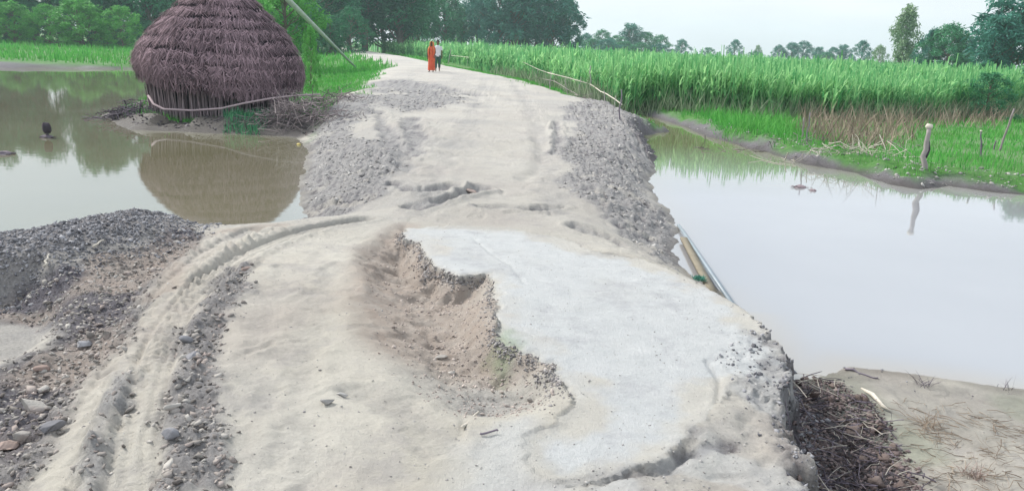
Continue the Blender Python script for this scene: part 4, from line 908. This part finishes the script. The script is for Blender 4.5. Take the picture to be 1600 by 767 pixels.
for px, dd, tp, kd, lf, wd_, lab in [(668, 160, 14, 'far', 'bluish', .9, 'bluish tree with a low rounded top behind the walking couple'),
        (652, 150, -30, 'tall', 'mid', 1.3, 'airy tall tree just left of the low rounded tree'), (694, 150, -12, 'tall', 'mid', 1.4, 'airy pale tree behind the couple, right of the low rounded tree'),
        (722, 158, 5, 'tall', 'mid', 1.3, 'airy tree with sky gaps left of the dense blue trees'), (745, 155, -20, 'tall', 'bluish', 1.2, 'thin blue-green tree at the left edge of the dense blue trees'),
        (778, 150, -45, 'broad', 'bluish', .75, 'dense dark blue-green tree, left one of the dense clump'), (806, 148, -50, 'tall', 'bluish', 1.7, 'tall blue tree in the middle of the dense clump'),
        (835, 152, -40, 'broad', 'bluish', .72, 'dense blue tree right of the clump middle'), (862, 150, -25, 'tall', 'bluish', 1.6, 'blue tree near the right end of the dense clump'),
        (884, 152, -2, 'broad', 'bluish', .75, 'rightmost rounded tree of the dense clump, standing against the sky'),
        (712, 170, 30, 'broad', 'bluish', 1.0, 'low bluish tree filling behind the airy trees'), (640, 170, 20, 'broad', 'bluish', 1.2, 'low bluish tree behind the thin pole trees'), (800, 165, 10, 'broad', 'bluish', 1.4, 'broad blue tree behind the middle of the dense clump')]:
    tree(px, dd, tp, kd, lf, lab, None, wd_, seed=(px // 7) % 3)
FARG = 'small hazy trees on the horizon'
for px, dd, tp, kd, lf, wd_, lab in [(915, 230, 52, 'bush', 'bluish', 1.1, 0), (940, 240, 46, 'far', 'mid', 1.0, 0), (962, 235, 55, 'bush', 'mid', 1.2, 0),
        (925, 215, 60, 'bush', 'mid', 1.3, 0), (950, 210, 60, 'bush', 'bluish', 1.5, 0), (975, 215, 64, 'bush', 'mid', 1.5, 0), (1002, 215, 66, 'bush', 'mid', 1.4, 0), (1030, 215, 68, 'bush', 'bluish', 1.4, 0), (1180, 230, 80, 'bush', 'mid', 1.4, 0), (1290, 230, 82, 'bush', 'mid', 1.6, 0),
        (985, 240, 36, 'tall', 'bluish', 1.2, 'small pointed tree rising above the horizon row of bushes'), (1008, 240, 49, 'bush', 'mid', 1.0, 0), (1030, 245, 54, 'far', 'mid', 1.1, 0), (1064, 230, 61, 'far', 'bluish', .9, 'small dark round tree alone right of the horizon row'),
        (1106, 270, 74, 'bush', 'mid', 1.2, 0), (1147, 260, 61, 'far', 'bluish', .8, 'small flat-topped tree alone on the horizon, right of centre'), (1183, 280, 70, 'far', 'olive', .6, 0),
        (1215, 250, 70, 'bush', 'bluish', .8, 0), (1235, 250, 66, 'far', 'bluish', .9, 'blue tree at the middle of the three-crowned horizon clump'), (1252, 250, 64, 'bush', 'bluish', 1.0, 0),
        (1277, 270, 73, 'tall', 'bluish', 1.2, 0), (1300, 270, 73, 'bush', 'bluish', .9, 0), (1316, 270, 69, 'tall', 'bluish', 1.1, 0), (1345, 200, 62, 'far', 'bluish', .8, 'small dark blue tree just left of the olive trees'),
        (1372, 160, 70, 'far', 'olive', .7, 'low olive tree at the left foot of the tall pale poplar'), (1430, 150, 84, 'far', 'bluish', .8, 'low blue bush between poplar and rounded dark tree')]:
    tree(px, dd, tp, kd, lf, lab or 'small hazy tree in the far row on the horizon', None if lab else FARG, wd_*1.25, seed=(px // 11) % 3)
tree(1408, 112, 6, 'poplar', 'olive', 'tall pale olive poplar standing alone against the sky', None, 1.0, PALEBARK, seed=0, name='poplar_tree')
tree(1475, 100, 36, 'broad', 'mid', 'rounded dense dark green tree right of the pale poplar', None, 1.15, seed=1)
tree(1505, 102, 55, 'broad', 'bluish', 'dark blue-green lower tree at the right shoulder of the rounded tree', None, .8, seed=0)
tree(1450, 103, 44, 'broad', 'bluish', 'dark blue-green tree at the left shoulder of the rounded tree', None, .7, seed=2)
tree(1578, 72, -14, 'tall', 'bluish', 'large airy blue-green tree cut by the right photo edge', None, 1.75, seed=1)
tree(1552, 70, 18, 'tall', 'bluish', 'slimmer airy tree at the left side of the large right-hand tree', None, 1.3, seed=2)
tree(1535, 66, 98, 'bush', 'dark', 'dark bush at the foot of the large airy tree', None, .8, seed=0, name='bush', cat='bush')
tree(1552, 33, 112, 'bush', 'mid', 'dark green shrub swallowing the right end of the cane', None, 1.25, seed=1, name='shrub', cat='shrub')
tree(1640, 30, 60, 'tall', 'mid', 'small tree beyond the right edge whose reflection shows in the water', None, 1.1, seed=0)

ORD = ['leftmost', 'second', 'third', 'fourth', 'fifth', 'sixth', 'seventh', 'eighth', 'ninth', 'tenth', 'eleventh', 'twelfth', 'thirteenth', 'fourteenth', 'fifteenth', 'sixteenth', 'seventeenth', 'eighteenth', 'nineteenth', 'twentieth', 'twenty-first', 'twenty-second']
def rank(group, phrase):
    os_ = [o for o in bpy.data.objects if o.get('group') == group]
    os_.sort(key=lambda o: o.location.x/o.location.y)
    os_ = [o for o in os_ if o.location.x/o.location.y > -.70]
    for i, o in enumerate(os_): o['label'] = (ORD[i]+' of ' if i == 0 else ORD[i]+' from the left of ')+phrase
rank(FARG, 'the small hazy trees along the horizon beyond the cane')
rank('trees behind the road bend', 'the tall dark trees behind the road bend')
rank('low bushes at the foot of the wood', 'the low bushes at the foot of the left wood')
# ------------------------------------------------------------------ things in the water
def snag(px, py, label, seed, sc=1.0, stickup=.0, mat=DARKTWIG, name='floating_debris', cat='debris'):
    g = P(px, py, 0); r = np.random.default_rng(seed); m = MB(); bv, bf = ico(2); m.add(bv*np.array([.13, .10, .06])*sc*(1+r.normal(0, .12, (len(bv), 1))), bf, .5)
    for i in range(7):
        a = r.uniform(0, 6.28); v, q = tube(crooked([0, 0, 0], [math.cos(a)*.2*sc, math.sin(a)*.15*sc, r.uniform(.0, .03)*sc], 4, .02, r), [.014*sc, .01*sc, .008*sc, .004*sc], 4, False); m.add(v, q, r.uniform(0, 1))
    if stickup: v, q = tube(crooked([0, 0, -.05], [.02, 0, stickup], 5, .015, r), .02, 6); m.add(v, q, .3); m.add(bv*.10*np.array([1, .8, 1.25])*(1+r.normal(0, .1, (len(bv), 1)))+np.array([.02, 0, stickup*.8]), bf, .1)
    o = link(name, m.mesh(name), mat, label=label, category=cat); o.location = g; return o
snag(73, 215, 'dark stump head standing in the left pond', 81, 1.0, .25, name='snag', cat='stump')
snag(6, 241, 'dark flat debris floating at the left edge of the left pond', 82, 1.1)
snag(1249, 293, 'purple-grey clump of debris floating in the right pond, left one', 83, .9, mat=STALK)
snag(1270, 298, 'small purple-grey debris floating just right of the larger clump', 84, .55, mat=STALK)
g = P(467, 226, .01); m = MB(); bv, bf = ico(2); m.add(bv*np.array([.05, .045, .03])*(1+RNG.normal(0, .1, (len(bv), 1))), bf, .5)
o = link('floating_fruit', m.mesh('floating_fruit', True), tint_mat("yellow_rind", (.5, .4, .1), (.6, .5, .2), .6), label='tiny yellow round thing floating by the road edge near the hut', category='fruit'); o.location = g

# ------------------------------------------------------------------ the walking couple
SKIN = tint_mat("skin", (0.13, 0.075, 0.05), (0.16, 0.09, 0.06), .6); HAIR = tint_mat("hair", (0.012, 0.01, 0.01), (0.02, 0.018, 0.016), .5)
SARI = tint_mat("sari_cloth", (0.55, 0.075, 0.035), (0.72, 0.13, 0.05), .75, nscale=10, c2=(.62, .16, .06)); SHIRT = tint_mat("white_shirt", (0.62, 0.66, 0.70), (0.72, 0.75, 0.78), .8)
TROUS = tint_mat("dark_green_cloth", (0.03, 0.085, 0.07), (0.045, 0.11, 0.09), .85); BORDER = tint_mat("sari_border", (.62, .38, .12), (.7, .45, .16), .7)
EYE = tint_mat("eye_dark", (.02, .015, .012), (.02, .015, .012), .3)
def skin_body(name, joints, edges, radii, mat, parent):
    me = bpy.data.meshes.new(name); me.from_pydata(joints, edges, []); o = bpy.data.objects.new(name, me); COL.objects.link(o)
    sk = o.modifiers.new('skin', 'SKIN'); sk.use_smooth_shade = True; ss = o.modifiers.new('sub', 'SUBSURF'); ss.levels = 2; ss.render_levels = 2
    if not me.skin_vertices: me.skin_vertices.new()
    for i, rr in enumerate(radii): me.skin_vertices[0].data[i].radius = rr if isinstance(rr, tuple) else (rr, rr)
    me.skin_vertices[0].data[0].use_root = True
    dg = bpy.context.evaluated_depsgraph_get(); ev = bpy.data.meshes.new_from_object(o.evaluated_get(dg)); bpy.data.objects.remove(o)
    ev.name = name; ev.materials.clear(); ev.materials.append(mat)
    for p_ in ev.polygons: p_.use_smooth = True
    a = ev.attributes.new('tint', 'FLOAT', 'POINT'); a.data.foreach_set('value', np.full(len(ev.vertices), .5, np.float32))
    r = bpy.data.objects.new(name, ev); COL.objects.link(r); r.parent = parent; return r
def figure(Hh, legs, arms, root_loc, yaw, label):
    """legs: (foot x, foot y, knee y) for both sides; arms: hand offsets; figure faces -Y"""
    k_ = Hh/1.7; root = empty('person', root_loc, (0, 0, yaw), label=label, category='person')
    J = [(0, 0, .93), (0, 0, 1.12), (0, -.01, 1.32), (0, 0, 1.45), (0, -.005, 1.53), (0, -.02, 1.62), (0, -.015, 1.69)]
    Rr = [(.14, .10), (.12, .09), (.15, .10), (.06, .055), (.052, .052), (.078, .092), (.06, .07)]
    E = [(0, 1), (1, 2), (2, 3), (3, 4), (4, 5), (5, 6)]
    def ad(p, r, c): J.append(p); Rr.append(r); E.append((c, len(J)-1)); return len(J)-1
    for s, (fx, fy, ky) in zip((-1, 1), legs):
        hp = ad((s*.09, 0, .86), .085, 0); kn = ad((s*.10, ky, .49), .055, hp); an = ad((fx, fy, .09), .035, kn); he = ad((fx, fy-.02, .035), .034, an); ad((fx+s*.02, fy-.16, .022), .022, he)
    for s, (hx, hy, hz) in zip((-1, 1), arms):
        sh = ad((s*.18, 0, 1.38), .048, 2); el = ad((s*.23, (hy)*.3+.03, 1.12), .036, sh); wr_ = ad((s*hx, hy, hz), .025, el); pa = ad((s*hx, hy-.02, hz-.07), (.032, .018), wr_)
        for j in range(4):
            f1 = ad((s*hx+(j-1.5)*.016, hy-.03, hz-.115), .0085, pa); ad((s*hx+(j-1.5)*.017, hy-.045, hz-.15-(.008 if j in (1, 2) else 0)), .007, f1)
        th1 = ad((s*hx-s*.03, hy-.035, hz-.06), .009, wr_); ad((s*hx-s*.035, hy-.05, hz-.095), .008, th1)
    J = [tuple(c*k_ for c in j) for j in J]; Rr = [tuple(c*k_ for c in (r if isinstance(r, tuple) else (r, r))) for r in Rr]
    body = skin_body('body', J, E, Rr, SKIN, root)
    for s in (-1, 1):
        m = MB(); bv, bf = ico(1); m.add(bv*.011*k_+np.array([s*.03, -.105, 1.635])*k_, bf); link('eye', m.mesh('eye', True), EYE, root)
    m = MB(); v, q = tube(np.array([(0, -.10, 1.64), (0, -.122, 1.60), (0, -.10, 1.592)])*k_, np.array([.008, .014, .01])*k_, 6); m.add(v, q); link('nose', m.mesh('nose', True), SKIN, root)
    m = MB(); v, q = tube(np.array([(-.022, -.098, 1.567), (0, -.106, 1.565), (.022, -.098, 1.567)])*k_, .006*k_, 5); m.add(v, q); link('mouth', m.mesh('mouth', True), tint_mat("lip", (.12, .045, .035), (.14, .05, .04), .5), root)
    return root, k_
def sheath(name, rings, mat, parent, k_, folds=0, famp=.0, n=36, close=False):
    V = []
    for (cx, cy, z, rx, ry) in rings:
        a = np.arange(n)/n*2*math.pi; f = 1+famp*np.sin(a*folds)*(1.6-z)
        V.append(np.stack([cx+rx*f*np.cos(a), cy+ry*f*np.sin(a), np.full(n, z)], -1))
    V = np.vstack(V)*k_; Q = [(i*n+j, i*n+(j+1) % n, (i+1)*n+(j+1) % n, (i+1)*n+j) for i in range(len(rings)-1) for j in range(n)]
    m = MB(); m.add(V, Q, .5); return link(name, m.mesh(name, True), mat, parent)
# woman in orange-red sari, end of it over her head
fw = G(674, 113)
wom, k_ = figure(1.58, [(-.09, -.10, -.06), (.08, .10, 0)], [(.22, -.10, .88), (.20, -.12, .95)], tuple(fw), math.radians(-8), 'woman in an orange-red sari walking towards the viewer')
sheath('skirt', [(0, 0, .10, .20, .19), (0, 0, .25, .205, .19), (0, 0, .5, .195, .17), (0, 0, .75, .19, .155), (0, 0, .93, .175, .14), (0, 0, 1.02, .15, .12)], SARI, wom, k_, 11, .05)
sheath('blouse', [(0, 0, 1.0, .15, .115), (0, 0, 1.15, .155, .12), (0, 0, 1.32, .185, .13), (0, 0, 1.42, .14, .11), (0, 0, 1.47, .075, .07)], SARI, wom, k_)
# the loose end: hood over the head falling over the back and right shoulder
HV = []; nn = 22
for z, rr, cy in [(1.765, .02, -.01), (1.755, .07, 0), (1.72, .105, .005), (1.66, .125, .01), (1.58, .125, .02), (1.50, .13, .02), (1.42, .19, .02), (1.32, .23, .01), (1.15, .225, 0), (.95, .205, .0), (.75, .20, .0), (.62, .205, 0)]:
    a = np.linspace(math.radians(-52), math.radians(232), nn); f = 1+.04*np.sin(a*9)*(z < 1.5)
    HV.append(np.stack([rr*f*np.cos(a), cy+rr*.92*f*np.sin(a), np.full(nn, z)], -1))
HV = np.vstack(HV)*k_; Q = [(i*nn+j, i*nn+j+1, (i+1)*nn+j+1, (i+1)*nn+j) for i in range(11) for j in range(nn-1)]
m = MB(); m.add(HV, Q, .8); link('head_cloth', m.mesh('head_cloth', True), SARI, wom)
m = MB(); e0 = HV.reshape(12, nn, 3)[:, 0]; v, q = tube(e0[1:8], .012, 5); m.add(v, q); e1 = HV.reshape(12, nn, 3)[:, -1]; v, q = tube(e1[1:8], .012, 5); m.add(v, q); link('cloth_border', m.mesh('cloth_border', True), BORDER, wom)
# man half behind her
fm = G(682.5, 112.2)+np.array([.0, .35, 0]); fm[2] = float(height(fm[0], fm[1])[0])
man, k_ = figure(1.66, [(-.09, -.12, -.08), (.10, .13, .02)], [(.25, -.06, .84), (.24, .08, .86)], tuple(fm), math.radians(4), 'man in a white shirt and dark green trousers walking beside the woman in the sari')
sheath('shirt', [(0, 0, .84, .175, .13), (0, 0, .95, .17, .125), (0, 0, 1.12, .17, .125), (0, 0, 1.32, .20, .135), (0, 0, 1.41, .165, .115), (0, 0, 1.47, .075, .07)], SHIRT, man, k_, 5, .02)
for s, (fx, fy, ky) in zip((-1, 1), [(-.09, -.12, -.08), (.10, .13, .02)]):
    sheath('trouser_leg', [(fx, fy, .20, .062, .065), (fx*.98, (fy+ky)/2, .36, .072, .075), (s*.10, ky, .50, .08, .08), (s*.095, ky*.4, .70, .095, .095), (s*.08, 0, .90, .105, .12)], TROUS, man, k_, n=16)
    v, q = tube(np.array([(s*.165, 0, 1.41), (s*.20, .005, 1.32), (s*.225, .02, 1.20)])*k_, np.array([.062, .06, .056])*k_, 12, False); m = MB(); m.add(v, q); link('sleeve', m.mesh('sleeve', True), SHIRT, man)
m = MB(); bv, bf = ico(3); hv = bv*np.array([.088, .105, .085])+np.array([0, .012, 1.685]); hv[:, 1] = np.maximum(hv[:, 1], -.085+(1.74-hv[:, 2])*.9); m.add(hv*k_*1.0, bf); link('hair', m.mesh('hair', True), HAIR, man)

# ------------------------------------------------------------------ haze
hz = bpy.data.meshes.new('haze'); b = bmesh.new(); bmesh.ops.create_cube(b, size=1)
for v in b.verts: v.co = Vector((v.co.x*1180, v.co.y*700+300, -1.6 if v.co.z < 0 else 28)); 
b.to_mesh(hz); b.free()
hm = bpy.data.materials.new('haze_air'); hm.use_nodes = True; t = hm.node_tree; t.nodes.remove(t.nodes['Principled BSDF'])
pv = t.nodes.new('ShaderNodeVolumePrincipled'); pv.inputs['Color'].default_value = (.72, .91, 1.0, 1); pv.inputs['Density'].default_value = .0006; pv.inputs['Anisotropy'].default_value = .2
t.links.new(pv.outputs[0], t.nodes['Material Output'].inputs['Volume'])
link('haze', hz, hm, kind='stuff')
